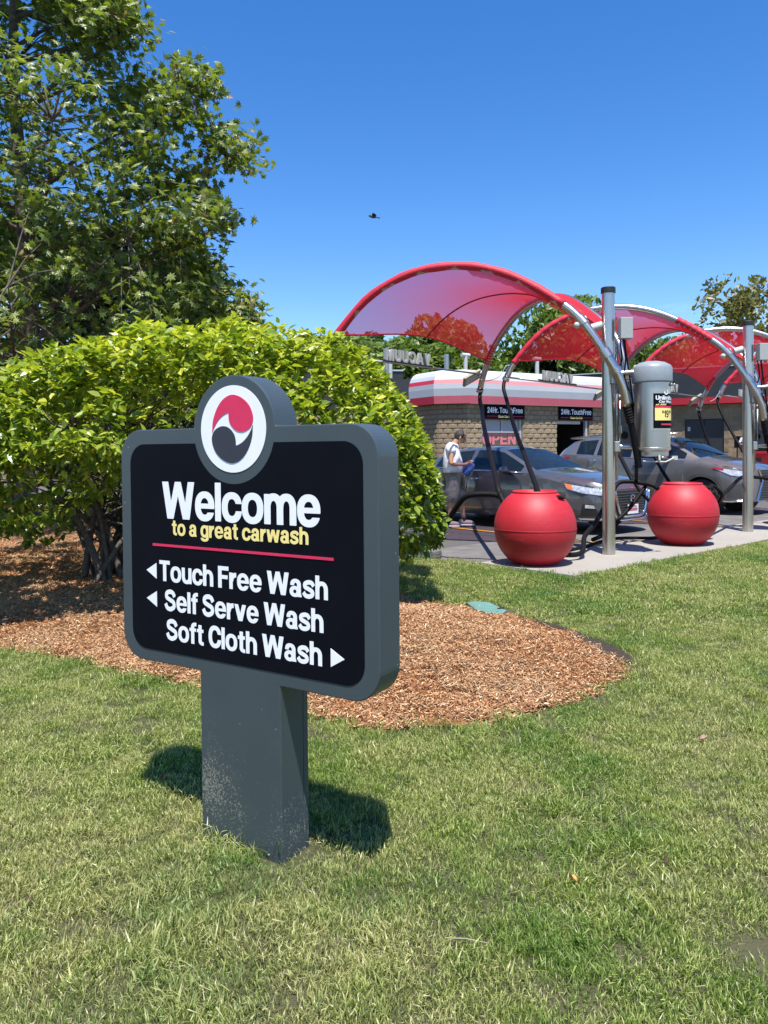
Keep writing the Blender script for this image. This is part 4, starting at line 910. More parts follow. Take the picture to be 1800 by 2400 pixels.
    MB().lathe([(.17, -.012), (.185, 0), (.17, .012), (.158, 0), (.17, -.012)], (cfg['ws'][0] - .55, .38, .93 + cfg.get('sh', 0)), 24, Matrix.Rotation(rad(-65), 3, 'Y')).build('steering_wheel', M['interior'], root, smooth=True)
    for sd in (-1, 1):
        hx = cfg['mir']; mb = MB(); mb.ball((hx[0], sd * hx[1], hx[2]), (.075, .12, .07), 14, 10); mm = mb.build('door_mirror', mats['paint'], root, smooth=True)
        MB().box((hx[0] + .01, sd * (hx[1] - .06), hx[2] - .05), (.09, .16, .05)).build('mirror_foot', M['blackpl'], mm, bevel=.01)
        for dx in cfg['doors']: ribbon('door_seam', dx, .006, M['blackpl'], sd, -.001)
        for hx_, hz in cfg['handles']:
            p = S(hx_, zs(hx_, hz), sd, .02); MB().tube([S(hx_ + .09, zs(hx_ + .09, hz), sd, .004), S(hx_ + .06, zs(hx_ + .06, hz), sd, .032), S(hx_ - .06, zs(hx_ - .06, hz), sd, .032), S(hx_ - .09, zs(hx_ - .09, hz), sd, .004)], .014, 8).build('door_handle', M['chrome'], root, smooth=True)
        ribbon('window_trim', cfg['trim'], .009, M['chrome'], sd, .004)
    cfg['extra'](root, S, zs, ribbon, panel, section, mats)
    return root
def sedan_extra(root, S, zs, ribbon, panel, section, mats):
    for sd in (-1, 1):
        hl = panel('headlight', [(.33, .82), (.66, .775), (.90, .725), (.985, .69)], [(.40, .735), (.66, .68), (.90, .645), (.985, .635)], M['lampglass'], sd, .008)
        panel('indicator', [(.335, .815), (.46, .80)], [(.42, .735), (.50, .70)], M['amber'], sd, .013, hl, 4)
        ribbon('lamp_edge', [(.42, .73), (.66, .675), (.90, .64), (.98, .63)], .007, M['chrome'], sd, .010, hl)
        fg = panel('fog_lamp', [(.66, .50), (.82, .50)], [(.62, .30), (.90, .30)], M['blackpl'], sd, .010, k=6)
        panel('lamp', [(.70, .49), (.82, .485)], [(.70, .435), (.84, .43)], M['lampglass'], sd, .016, fg, 4)
        panel('bumper_lip', [(.58, .275), (.90, .275), (.98, .27)], [(.62, .225), (.90, .225), (.98, .22)], M['whitepl'] if False else M['chrome'], sd, .012)
        panel('tail_lamp', [(-3.45, .98), (-3.85, .94)], [(-3.50, .86), (-3.85, .82)], M['redlens'], sd, .008)
    # grille on the nose
    xf = 1.012
    gr = mesh('grille', [(xf, -.47, .70), (xf, .47, .70), (xf, .30, .29), (xf, -.30, .29)], [(0, 1, 2, 3)], M['blackpl'], root)
    for k in range(9):
        z = .32 + .042 * k; hw_ = .30 + (z - .29) / .41 * .15
        MB().tube([(xf + .004, -hw_, z), (xf + .01, 0, z), (xf + .004, hw_, z)], .005, 6).build('grille_slat', M['cladding'], gr)
    MB().tube(spline([(xf + .0, -.475, .72), (xf + .015, -.40, .45), (xf + .02, -.30, .30), (xf + .025, 0, .285), (xf + .02, .30, .30), (xf + .015, .40, .45), (xf + .0, .475, .72)], 5), .022, 8).build('grille_surround', M['chrome'], gr, smooth=True)
    MB().tube(spline([(xf - .01, -.56, .70), (xf + .0, -.50, .40), (xf + .01, -.38, .24), (xf + .015, 0, .225), (xf + .01, .38, .24), (xf + .0, .50, .40), (xf - .01, .56, .70)], 5), .016, 8).build('bumper_trim', M['chrome'], gr, smooth=True)
    MB().lathe([(.056, -.006), (.066, 0), (.056, .008), (.048, 0), (.056, -.006)], (xf + .03, .0, .575), 28, Matrix.Rotation(rad(90), 3, 'Y')).box((xf + .03, 0, .575), (.012, .145, .022)).build('ring_badge', M['chrome'], gr, smooth=False)
    pl = MB().box((xf + .035, 0, .395), (.01, .31, .155)).build('number_plate', M['plate'], gr, bevel=.004)
    MB().box((xf + .042, 0, .445), (.002, .2, .018)).box((xf + .042, 0, .395), (.002, .24, .045)).build('plate_print', mat('faded_red_print', (.45, .12, .14), .6, var=.3, scale=90), pl)
sedan_cfg = dict(wb=2.82, arch=.372, wr=.335, nose=1.0, tail=-3.90,
    sill=[(-3.9, .34), (-3.4, .28), (-2.4, .21), (-.4, .21), (.5, .22), (1.0, .24)],
    hw=[(-3.9, .70), (-3.8, .80), (-3.5, .88), (-2.9, .92), (-1, .925), (0, .92), (.4, .905), (.65, .86), (.82, .78), (.93, .68), (1.0, .56)],
    belt=[(-3.9, .93), (-3.7, 1.02), (-3.0, 1.055), (-1.8, 1.02), (-.5, .985), (0, .93), (.4, .86), (.7, .79), (.9, .735), (1.0, .70)],
    top=[(-3.9, .98), (-3.8, 1.10), (-3.35, 1.14), (-3.1, 1.18), (-2.65, 1.36), (-2.3, 1.43), (-1.8, 1.462), (-1.4, 1.455), (-1.15, 1.41), (-.75, 1.235), (-.38, 1.065), (-.2, 1.04), (.2, .99), (.6, .91), (.85, .84), (1.0, .74)],
    rail=[(-3.9, .5), (-3.1, .70), (-2.6, .58), (-1.8, .565), (-1.15, .60), (-.38, .74), (1, .5)],
    ws=(-.36, -1.16), bl=(-3.12, -2.6), pil=[-.62, -1.80, -1.90, -2.75], win=[(-1.80, -.62), (-2.78, -1.90)], seats=(-1.35, -2.3), mir=(-.88, .985, 1.03),
    doors=([(-.50, .975), (-.56, .8), (-.56, .5), (-.62, .25)], [(-1.84, 1.0), (-1.86, .8), (-1.86, .5), (-1.86, .25)], [(-2.80, 1.03), (-2.72, .9), (-2.5, .72), (-2.42, .5), (-2.40, .25)], [(-.4, .97), (.2, .90), (.6, .80), (.93, .715)]),
    handles=((-1.66, .865), (-2.62, .89)), trim=[(-.55, .985), (-1.2, 1.0), (-1.8, 1.02), (-2.8, 1.05)], extra=sedan_extra)
hd = math.atan2(-.763, .646)
car1 = make_car('parked_sedan', sedan_cfg, dict(paint=M['paintgrey']), 'dark grey sedan with amber headlight corners parked beside the man', 'car')
car1.rotation_euler = (0, 0, hd); fw = Vector((2.82, 12.93)) - Vector((-.763, -.646)) * .79; car1.location = (fw.x, fw.y, 0)
def suv_extra(root, S, zs, ribbon, panel, section, mats):
    for sd in (-1, 1):
        for xc in (0, -2.79):
            V_ = []; n = 20
            for k in range(n + 1):
                a = rad(-8 + 196 * k / n)
                for rr_ in (.41, .475):
                    x = xc + rr_ * math.cos(a); z = max(.22, .37 + rr_ * math.sin(a)); V_.append(S(x, zs(x, z) if z > section(x)[0][1] else 0, sd, .014))
            mesh('arch_cladding', V_, [(2 * k, 2 * k + 1, 2 * k + 3, 2 * k + 2) for k in range(n)], mats['clad'], root, smooth=True)
        hl = panel('headlight', [(.22, .985), (.6, .93), (.84, .89)], [(.30, .945), (.6, .82), (.86, .78)], M['lampglass'], sd, .010)
        panel('marker_lamp', [(.22, .985), (.45, .955)], [(.28, .955), (.45, .91)], M['redlens'], sd, .014, hl, 4)
        panel('air_intake', [(.55, .60), (.80, .66)], [(.52, .36), (.84, .40)], mats['clad'], sd, .010)
        panel('bumper_lip', [(.45, .30), (.86, .30)], [(.45, .255), (.88, .255)], M['chrome'], sd, .012)
        panel('tail_lamp', [(-3.35, 1.20), (-3.86, 1.19)], [(-3.50, 1.11), (-3.86, 1.08)], M['redlens'], sd, .010)
        MB().tube([(-3.0, sd * .56, 1.70), (-2.0, sd * .575, 1.745), (-1.3, sd * .575, 1.735)], .015, 8).build('roof_rail', M['alloy'], root, smooth=True)
    xf = .945
    gr = mesh('grille', [(xf, -.36, .92), (xf, .36, .92), (xf, .22, .70), (xf, .46, .30), (xf, -.46, .30), (xf, -.22, .70)], [(0, 1, 2, 3, 4, 5)], M['blackpl'], root)
    for k in range(12):
        z = .33 + .05 * k; hw_ = float(np.interp(z, (.3, .7, .92), (.45, .22, .35))); MB().tube([(xf + .006, -hw_, z), (xf + .012, 0, z - .01), (xf + .006, hw_, z)], .007, 6).build('grille_slat', M['cladding'], gr)
    for sd in (-1, 1): MB().tube([(xf, sd * .37, .93), (xf + .015, sd * .23, .70), (xf + .02, sd * .48, .29), (xf + .02, sd * .1, .26)], .022, 8).build('grille_surround', M['chrome'], gr)
    MB().box((-3.35, 0, 1.665), (.42, 1.15, .03), Matrix.Rotation(rad(-6), 3, 'Y')).build('roof_spoiler', mats['paint'], root, bevel=.01)
suv_cfg = dict(wb=2.79, arch=.415, wr=.37, nose=.93, tail=-3.92,
    sill=[(-3.92, .42), (-3.4, .34), (-2.4, .26), (-.4, .26), (.5, .26), (.93, .28)],
    hw=[(-3.92, .74), (-3.8, .84), (-3.5, .91), (-2.8, .945), (-1, .94), (0, .95), (.35, .93), (.6, .88), (.78, .78), (.93, .58)],
    belt=[(-3.92, 1.12), (-3.6, 1.26), (-2.8, 1.225), (-1.5, 1.14), (-.5, 1.135), (0, 1.09), (.4, 1.02), (.7, .95), (.93, .86)],
    top=[(-3.92, 1.2), (-3.8, 1.36), (-3.4, 1.60), (-3.1, 1.655), (-2.2, 1.70), (-1.5, 1.70), (-1.0, 1.63), (-.6, 1.45), (-.15, 1.215), (0, 1.185), (.4, 1.11), (.7, 1.03), (.93, .93)],
    rail=[(-3.92, .62), (-3.1, .60), (-2, .60), (-1.0, .62), (-.15, .76), (.93, .5)],
    ws=(-.13, -1.02), bl=(-3.85, -3.42), pil=[-.42, -1.62, -1.72, -2.65], win=[(-1.62, -.40), (-2.62, -1.72), (-3.2, -2.70)], seats=(-1.25, -2.2), sh=.16, mir=(-.80, 1.02, 1.17),
    doors=([(-.50, 1.12), (-.56, .9), (-.58, .5), (-.6, .3)], [(-1.67, 1.13), (-1.69, .9), (-1.69, .3)], [(-2.66, 1.2), (-2.55, .95), (-2.36, .75), (-2.34, .32)], [(-.2, 1.12), (.3, 1.03), (.7, .94), (.88, .87)]),
    handles=((-1.50, 1.02), (-2.70, 1.11)), trim=[(-.36, 1.15), (-1.2, 1.15), (-2.6, 1.215), (-3.15, 1.245)], extra=suv_extra)
car2 = make_car('parked_suv', suv_cfg, dict(paint=M['paintsilver'], clad=M['cladding']), 'silver grey suv with dark wheel arch cladding parked behind the vacuum canister', 'car')
car2.rotation_euler = (0, 0, hd); fw = Vector((6.75, 16.2)) - Vector((-.763, -.646)) * .82; car2.location = (fw.x, fw.y, 0)
# red off-roader cut by the frame edge
jp = empty('red_offroader', (14.1, 21.6, 0), hd, 'boxy red off-road vehicle at the right edge beyond the second pole', 'car')
mb = MB(); mb.box((-.55, 0, .78), (1.5, 1.45, .62)); mb.build('hood', M['paintred'], jp, bevel=.06)
MB().box((-2.4, 0, .85), (2.3, 1.75, .80)).build('tub', M['paintred'], jp, bevel=.05)
mb = MB(); mb.prism([(-3.5, 1.26), (-1.45, 1.26), (-1.62, 1.86), (-3.5, 1.86)], -.80, .80); mb.build('cabin_glass', M['carglass'], jp, bevel=.03)
MB().box((-2.55, 0, 1.89), (2.0, 1.64, .07)).build('roof', M['paintred'], jp, bevel=.03)
MB().box((.22, 0, .80), (.05, 1.2, .46)).build('grille', M['blackpl'], jp, bevel=.02)
MB().box((.35, 0, .50), (.2, 1.75, .18)).build('bumper', M['blackpl'], jp, bevel=.03)
MB().box((-3.2, -.885, .95), (.34, .02, .26)).build('side_vent', M['blackpl'], jp)
for sd in (-1, 1):
    MB().tube([(.24, sd * .48, .85), (.28, sd * .48, .85)], .09, 20).build('headlight', M['lampglass'], jp, auto=True)
    MB().tube([(-1.5, sd * .80, 1.27), (-1.66, sd * .79, 1.86)], .04, 8).build('pillar', M['paintred'], jp)
    for xc in (-.35, -2.85):
        wh = MB().lathe([(0, -.12), (.38, -.12), (.40, -.08), (.40, .08), (.38, .12), (.24, .12), (.22, .06), (0, .06)], (xc, sd * .78, .40), 30, Matrix.Rotation(rad(90) * -sd, 3, 'X')).build('wheel', M['tyre'], jp, auto=True)
        MB().box((xc, sd * .82, .84), (1.0, .28, .05)).build('fender', M['blackpl'], jp, bevel=.02)

# ------------------------------------------------------------------ the man wiping down by the sedan
M['skin'] = mat('skin', (.46, .25, .16), .5, var=.08, scale=20); M['shirt'] = mat('white_polo_cloth', (.74, .74, .76), .8, var=.04, scale=8, bump=.5, bscale=9)
M['shorts'] = mat('grey_camouflage_cloth', (.25, .245, .215), .85, var=.4, scale=14, bump=.5, bscale=12); M['hair'] = mat('dark_hair', (.025, .02, .018), .6, var=.3, scale=80, bump=.6)
M['shoe'] = mat('grey_trainer_mesh', (.33, .31, .31), .7, var=.15, scale=60); M['sole'] = mat('white_rubber_sole', (.75, .73, .72), .6); M['bluecloth'] = mat('blue_microfibre_cloth', (.06, .14, .42), .85, var=.15, scale=12, bump=.6, bscale=15)
def skinned(n, verts, edges, radii, m, parent, root_i=0, sub=2):
    me = bpy.data.meshes.new(n); me.from_pydata(verts, edges, []); me.update(); o = lk(n, m, parent, me)
    o.modifiers.new('skin', 'SKIN'); sv = me.skin_vertices[0].data
    for i, r in enumerate(radii): sv[i].radius = r if hasattr(r, '__len__') else (r, r)
    sv[root_i].use_root = True
    ss = o.modifiers.new('sub', 'SUBSURF'); ss.levels = sub; ss.render_levels = sub
    dg = bpy.context.evaluated_depsgraph_get(); dg.update(); ev = o.evaluated_get(dg); m2 = bpy.data.meshes.new_from_object(ev)
    o.modifiers.clear(); o.data = m2; bpy.data.meshes.remove(me); m2.materials.clear(); m2.materials.append(m)
    m2.polygons.foreach_set('use_smooth', [True] * len(m2.polygons)); m2.update(); return o
man = empty('person', (1.36, 13.88, 0), rad(-8), 'man in white polo shirt and camouflage shorts looking down beside the grey sedan', 'person')
# x = facing direction, y = his left (away from camera)
J = dict(pel=(-.10, 0, .94), ab=(-.12, 0, 1.10), ch=(-.13, 0, 1.34), nk=(-.09, 0, 1.49), hb=(-.03, 0, 1.56), hc=(.02, 0, 1.62), sr=(-.13, -.17, 1.45), er=(-.14, -.24, 1.14), wr_=(.10, -.18, 1.13), pr=(.17, -.14, 1.155), sl=(-.13, .17, 1.45), el=(-.12, .24, 1.14), wl=(.12, .14, 1.12), pl=(.18, .10, 1.14),
         hr=(-.10, -.10, .90), kr=(-.12, -.12, .50), ar=(-.19, -.12, .10), tr=(-.02, -.13, .04), hl_=(-.10, .10, .90), kl=(.03, .12, .50), al=(.07, .12, .10), tl=(.25, .14, .04))
ks = list(J); E_ = [('pel', 'ab'), ('ab', 'ch'), ('ch', 'nk'), ('nk', 'hb'), ('hb', 'hc'), ('ch', 'sr'), ('sr', 'er'), ('er', 'wr_'), ('wr_', 'pr'), ('ch', 'sl'), ('sl', 'el'), ('el', 'wl'), ('wl', 'pl'), ('pel', 'hr'), ('hr', 'kr'), ('kr', 'ar'), ('ar', 'tr'), ('pel', 'hl_'), ('hl_', 'kl'), ('kl', 'al'), ('al', 'tl')]
Rd = dict(pel=(.12, .14), ab=(.12, .13), ch=(.125, .15), nk=.062, hb=.066, hc=.075, sr=.06, er=.042, wr_=.027, pr=.036, sl=.06, el=.042, wl=.027, pl=.036, hr=.085, kr=.056, ar=.036, tr=.03, hl_=.085, kl=.056, al=.036, tl=.03)
skinned('body', [J[k] for k in ks], [(ks.index(a), ks.index(b_)) for a, b_ in E_], [Rd[k] for k in ks], M['skin'], man)
head = MB().ball((.0, 0, 1.655), (.098, .075, .118), 20, 14).build('head', M['skin'], man, smooth=True)
TH = rad(24); head.rotation_euler = (0, TH, 0); head.location = (.03 - 1.655 * math.sin(TH) + .0, 0, 1.62 - 1.655 * math.cos(TH))
MB().ball((.098, 0, 1.635), (.022, .014, .022), 8, 6).build('nose', M['skin'], head, smooth=True)
MB().ball((.0, -.078, 1.645), (.02, .012, .032), 8, 6).build('ear', M['skin'], head, smooth=True); MB().ball((.0, .078, 1.645), (.02, .012, .032), 8, 6).build('ear', M['skin'], head, smooth=True)
MB().ball((.085, -.03, 1.655), (.012, .01, .007), 8, 6).ball((.085, .03, 1.655), (.012, .01, .007), 8, 6).build('eyes', M['hair'], head); MB().ball((.085, 0, 1.595), (.014, .028, .006), 8, 6).build('mouth', mat('lips', (.32, .12, .09), .5), head)
mb = MB(); mb.ball((-.022, 0, 1.672), (.102, .086, .110), 20, 14); hrn = mb.build('hair', M['hair'], head, smooth=True)
mb = MB()
for sd in (-1, 1): mb.tube([(.09, sd * .02, 1.66), (.088, sd * .06, 1.662), (.0, sd * .088, 1.665)], .005, 6)
mb.build('glasses', M['blackpl'], head)
for sd, hand, wrp in ((-1, 'pr', 'wr_'), (1, 'pl', 'wl')):
    p = Vector(J[hand]); mbh = MB()
    for k in range(4):
        y = p.y + (k - 1.5) * .019; L_ = (.07, .08, .076, .062)[k]
        mbh.tube([(p.x, y, p.z), (p.x + L_ * .5, y, p.z + .012), (p.x + L_ * .85, y + .003, p.z - .008), (p.x + L_ * .9, y + .004, p.z - .030)], [.010, .0095, .009, .007], 8)
    mbh.tube([(p.x - .03, p.y - sd * .03, p.z + .01), (p.x + .015, p.y - sd * .045, p.z + .035), (p.x + .045, p.y - sd * .03, p.z + .04)], [.012, .011, .008], 8)
    mbh.build('fingers', M['skin'], man, smooth=True)
def g3(k, dx=0, dy=0, dz=0): a = J[k]; return (a[0] + dx, a[1] + dy, a[2] + dz)
skinned('polo_shirt', [g3('pel', -.005, 0, -.02), g3('ab'), g3('ch'), g3('nk', 0, 0, -.03), g3('sr'), g3('sr', -.005, -.04, -.15), g3('sl'), g3('sl', 0, .04, -.15)], [(0, 1), (1, 2), (2, 3), (2, 4), (4, 5), (2, 6), (6, 7)], [.205, .205, .215, .085, .11, .095, .11, .095], M['shirt'], man)
skinned('shorts', [g3('pel', 0, 0, .02), g3('hr', 0, 0, -.02), (-.115, -.12, .66), (-.13, -.12, .42), g3('hl_', 0, 0, -.02), (-.02, .12, .66), (.04, .12, .42)], [(0, 1), (1, 2), (2, 3), (0, 4), (4, 5), (5, 6)], [.20, .15, .14, .125, .15, .14, .125], M['shorts'], man)
for k, kk, x0, y0 in (('ar', 'kr', -.19, -.12), ('al', 'kl', .07, .12)):
    MB().tube([(x0, y0, .05), (x0, y0, .12), (x0 + .012, y0, .20)], [.042, .044, .047], 14).build('sock', M['blackpl'], man, smooth=True)
    sh = MB().ball((x0 + .05, y0, .065), (.145, .052, .05), 16, 10).ball((x0 - .03, y0, .085), (.062, .050, .055), 14, 10).build('shoe', M['shoe'], man, smooth=True)
    MB().ball((x0 + .05, y0, .025), (.155, .057, .026), 16, 8).build('sole', M['sole'], sh, smooth=True)
MB().ball((.23, -.12, 1.185), (.035, .03, .022), 10, 8).build('white_wipe', M['whitepl'], man, smooth=True)
# cloth hanging from his hand
V = []; 
for a in range(13):
    for b_ in range(11):
        u, v = a / 12, b_ / 10; V.append((1.30 + .17 + .16 * u + .03 * math.sin(v * 5) - .12 * v * (1 - u * .6), 13.86 - .02 * math.cos(u * 9) * (1 + v), 1.16 - .20 * v - .05 * abs(u - .35) + .015 * math.sin(u * 14)))
cl = mesh('towel', V, [(a * 11 + b_, a * 11 + b_ + 1, (a + 1) * 11 + b_ + 1, (a + 1) * 11 + b_) for a in range(12) for b_ in range(10)], M['bluecloth'], smooth=True)
so = cl.modifiers.new('thick', 'SOLIDIFY'); so.thickness = .012; tag(cl, 'blue microfibre towel hanging from the hand of the man', 'towel')

# ------------------------------------------------------------------ buildings
m, t, b, o = nodes('split_face_block')
oi = t.nodes.new('ShaderNodeObjectInfo'); c = ramp(t, oi.outputs['Random'], [(0, (.30, .225, .14)), (.5, (.36, .275, .17)), (1, (.42, .325, .205))])
n1 = noise(t, 45, 5, rough=.7); c = mix(t, math_(t, 'MULTIPLY', n1, .6), c, (.22, .17, .11)); t.links.new(c, b.inputs['Base Color']); b.inputs['Roughness'].default_value = .95; bumpn(t, b, noise(t, 30, 5, rough=.7), 1, .04); M['block'] = m
M['mortar'] = mat('mortar', (.21, .17, .115), .95); M['awnwhite'] = mat('awning_white', (.44, .46, .48), .5, var=.03, scale=2); M['awnpink'] = mat('awning_faded_pink', (.56, .24, .24), .5, var=.03, scale=2)
M['awngrey'] = mat('awning_grey', (.33, .35, .37), .5, var=.03, scale=2); M['awnrose'] = mat('awning_rose', (.44, .09, .12), .5, var=.05, scale=2); M['awnredlit'] = mat('awning_sunlit_red', (.50, .02, .05), .5)
M['darkfascia'] = mat('charcoal_fascia', (.022, .024, .027), .45, var=.1, scale=2); M['redband'] = mat('red_metal_band', (.36, .012, .02), .45, var=.05); M['roofdark'] = mat('roof_membrane', (.08, .08, .085), .8)
M['darkglass'] = mat('dark_shopfront_glass', (.03, .035, .035), .08, var=.5, scale=1.5, spec=.8); M['alum'] = mat('aluminium_frame', (.5, .51, .52), .45, .4)
M['darkin'] = mat('dark_interior', (.012, .012, .013), .9)
def wall_blocks(parent, O, e, nrm, a0, a1, h0, h1, holes, bw=.405, bh=.203, ribs=False, hvis=.95):
    """split-face blocks laid proud of a mortar wall; O,e,nrm horizontal vectors, nrm points out"""
    ang = math.atan2(e.y, e.x)
    if ribs:
        mb = MB(); n = 8
        for k in range(n): mb.box(((k + .5) * bw / n - bw / 2, -.012, 0), (bw / n * .52, .034, bh - .006))
        mb.box((0, .008, 0), (bw - .008, .03, bh - .008)); me0 = mb
    else:
        me0 = MB(); me0.add([(-bw / 2 + .006, .0, -bh / 2 + .006), (bw / 2 - .006, 0, -bh / 2 + .006), (bw / 2 - .006, 0, bh / 2 - .006), (-bw / 2 + .006, 0, bh / 2 - .006), (-bw / 2 + .03, -.03, -bh / 2 + .022), (bw * .1, -.042, -bh / 2 + .03), (bw / 2 - .03, -.026, -bh / 2 + .025), (bw / 2 - .028, -.032, bh / 2 - .028), (-bw * .12, -.038, bh / 2 - .03), (-bw / 2 + .028, -.028, bh / 2 - .025)],
            [(0, 1, 6, 5, 4), (1, 2, 7, 6), (2, 3, 9, 8, 7), (3, 0, 4, 9), (4, 5, 8, 9), (5, 6, 7, 8)])
    shared = mesh('block', me0.v, me0.f, M['block']); sm = shared.data; bpy.data.objects.remove(shared)
    places = []; row = 0; h = h1 - bh / 2
    while h > h0:
        x = a0 - (bw / 2 if row % 2 else 0)
        while x < a1 - .02:
            xa, xb = max(x, a0), min(x + bw, a1)
            if xb - xa > .08:
                cuts = [(xa, xb)]
                for (q0, q1, z0, z1) in holes:
                    if z0 < h + bh * .3 and z1 > h - bh * .3:
                        nc = []
                        for (p0, p1) in cuts:
                            if q1 <= p0 or q0 >= p1: nc.append((p0, p1))
                            else:
                                if q0 - p0 > .06: nc.append((p0, q0))
                                if p1 - q1 > .06: nc.append((q1, p1))
                        cuts = nc
                for p0, p1 in cuts: places.append((p0, p1, h))
            x += bw
        row += 1; h -= bh
    places.sort(key=lambda q: -q[2]); vis = [q for q in places if q[2] > hvis][:300]; rest = [q for q in places if q not in vis]
    for p0, p1, hh in vis:
        o = bpy.data.objects.new('block', sm); COL.objects.link(o); o.parent = parent
        c = O + e * ((p0 + p1) / 2) + nrm * .001; o.location = (c.x, c.y, hh); o.rotation_euler = (0, 0, ang); o.scale = ((p1 - p0) / bw, random.uniform(.6, 1.3), 1)
    if rest:
        mb = MB(); R = Matrix.Rotation(ang, 3, 'Z')
        for p0, p1, hh in rest:
            c = O + e * ((p0 + p1) / 2) + nrm * .001; s = (p1 - p0) / bw
            mb.add([R @ Vector((v[0] * s, v[1], v[2])) + Vector((c.x, c.y, hh)) for v in me0.v], me0.f)
        mb.build('block_courses', M['block'], parent)['kind'] = 'stuff'
V3 = lambda v, z: (v.x, v.y, z)
def slab(parent, n, O, e, nrm, a0, a1, z0, z1, d0, d1, m, bevel=0):
    """box between a0..a1 along e, z0..z1, depth d0..d1 measured outward"""
    c = [O + e * a + nrm * d for a, d in ((a0, d1), (a1, d1), (a1, d0), (a0, d0))]
    mb = MB(); mb.add([V3(q, z0) for q in c] + [V3(q, z1) for q in c], [(0, 3, 2, 1), (4, 5, 6, 7), (0, 1, 5, 4), (1, 2, 6, 5), (2, 3, 7, 6), (3, 0, 4, 7)]); return mb.build(n, m, parent, bevel=bevel)
e1 = Vector((.856, .517)); n1o = Vector((.517, -.856)); C0 = Vector((3.41, 31.6))
b1r = empty('touch_free_building', (0, 0, 0), 0, 'low block building with a curved pink and white striped awning and car exits', 'building')
holes1 = [(.80, 3.0, -1, 2.64), (5.0, 7.0, -1, 2.66)]
# wall body as piers around the openings
for (x0, x1) in ((0, .80), (3.0, 5.0), (7.0, 8.4)): slab(b1r, 'wall', C0, e1, n1o, x0, x1, 0, 3.3, -.3, -.002, M['mortar'])
for (x0, x1) in ((.80, 3.0), (5.0, 7.0)): slab(b1r, 'lintel', C0, e1, n1o, x0, x1, 2.64, 3.3, -.3, -.002, M['mortar'])
wall_blocks(b1r, C0, e1, n1o, 0, 8.4, 0, 3.28, holes1 + [(.86, 3.08, 2.6, 3.28), (5.05, 7.2, 2.6, 3.28)])
ec = Vector((-.97, .24)).normalized(); nc = Vector((-.24, -.97)).normalized(); C1 = C0 + ec * 1.18
slab(b1r, 'wall', C1, -ec, nc, 0, 1.18, 0, 3.3, -.3, -.002, M['mortar']); wall_blocks(b1r, C1, -ec, nc, 0, 1.18, 0, 3.28, [], hvis=9)
el_ = Vector((-.517, .856)); nl = Vector((-.856, -.517)); C2 = C1 + el_ * 1.75
slab(b1r, 'wall', C2, -el_, nl, 0, 1.75, 0, 3.3, -.3, -.002, M['mortar']); wall_blocks(b1r, C2, -el_, nl, 0, 1.75, 0, 3.28, [], hvis=9)
# awning: stripes of one bulged profile swept round the corner
prof = [(.28, 3.28), (.30, 3.60), (.30, 3.60), (.31, 3.90), (.31, 3.90), (.30, 4.10), (.30, 4.10), (.26, 4.27), (.26, 4.27), (.20, 4.42), (.08, 4.58), (-.10, 4.68), (-.35, 4.72), (-1.2, 4.74)]
names = [('awning_stripe', M['awnrose'], 0, 1), ('awning_stripe', M['awngrey'], 2, 3), ('awning_stripe', M['awnwhite'], 4, 5), ('awning_stripe', M['awnpink'], 6, 7), ('awning_top', M['awnwhite'], 8, 13)]
def corner(off): # awning plan path at outward offset
    def isect(P, d, Q, f): 
        den = d.x * f.y - d.y * f.x; s = ((Q.x - P.x) * f.y - (Q.y - P.y) * f.x) / den; return P + d * s
    L1 = (C0 + n1o * off, e1); Lc = (C1 + nc * off, -ec); Ll = (C2 + nl * off, -el_)
    return [C0 + e1 * 8.4 + n1o * off, isect(L1[0], L1[1], Lc[0], Lc[1]), isect(Lc[0], Lc[1], Ll[0], Ll[1]), C2 + nl * off]
for nm, mt, i0, i1 in names:
    P = [corner(prof[k][0]) for k in range(i0, i1 + 1)]; mb = MB()
    for s in range(3):
        V = [];
        for k in range(i0, i1 + 1): V += [V3(P[k - i0][s], prof[k][1]), V3(P[k - i0][s + 1], prof[k][1])]
        mb.add(V, [(2 * k, 2 * k + 2, 2 * k + 3, 2 * k + 1) for k in range(i1 - i0)])
        if s == 2: mb.build(nm, {'awning_rose': M['awnredlit'], 'awning_faded_pink': M['awnredlit'], 'awning_grey': M['awnwhite']}.get(mt.name, mt), b1r); mb = MB()  # left run has sunlight painted in: rose and pink turn red, grey white
        if s == 1: mb.build(nm, mt, b1r); mb = MB()
slab(b1r, 'awning_soffit', C0, e1, n1o, 0, 8.4, 3.275, 3.30, 0, .28, M['awngrey'])
# right end cap
mb = MB(); q = C0 + e1 * 8.4; mb.add([V3(q + n1o * a, z) for a, z in prof[::1]] + [V3(q + n1o * -1.2, 3.28)], [tuple(range(len(prof) + 1))]); mb.build('awning_end', M['awnwhite'], b1r)
# roof slab and body behind
c = [C0 + n1o * -.3, C0 + e1 * 8.4 + n1o * -.3, C0 + e1 * 8.4 + n1o * -12, C2 + n1o * -12 + Vector((0, 2)), C2 + nl * -.3, C1 + nc * -.3]
mb = MB(); k_ = len(c); mb.add([V3(q, 0) for q in c] + [V3(q, 4.6) for q in c], [tuple(range(k_, 2 * k_))] + [(i, (i + 1) % k_, k_ + (i + 1) % k_, k_ + i) for i in (1, 2, 3)]); mb.build('roof', M['roofdark'], b1r)
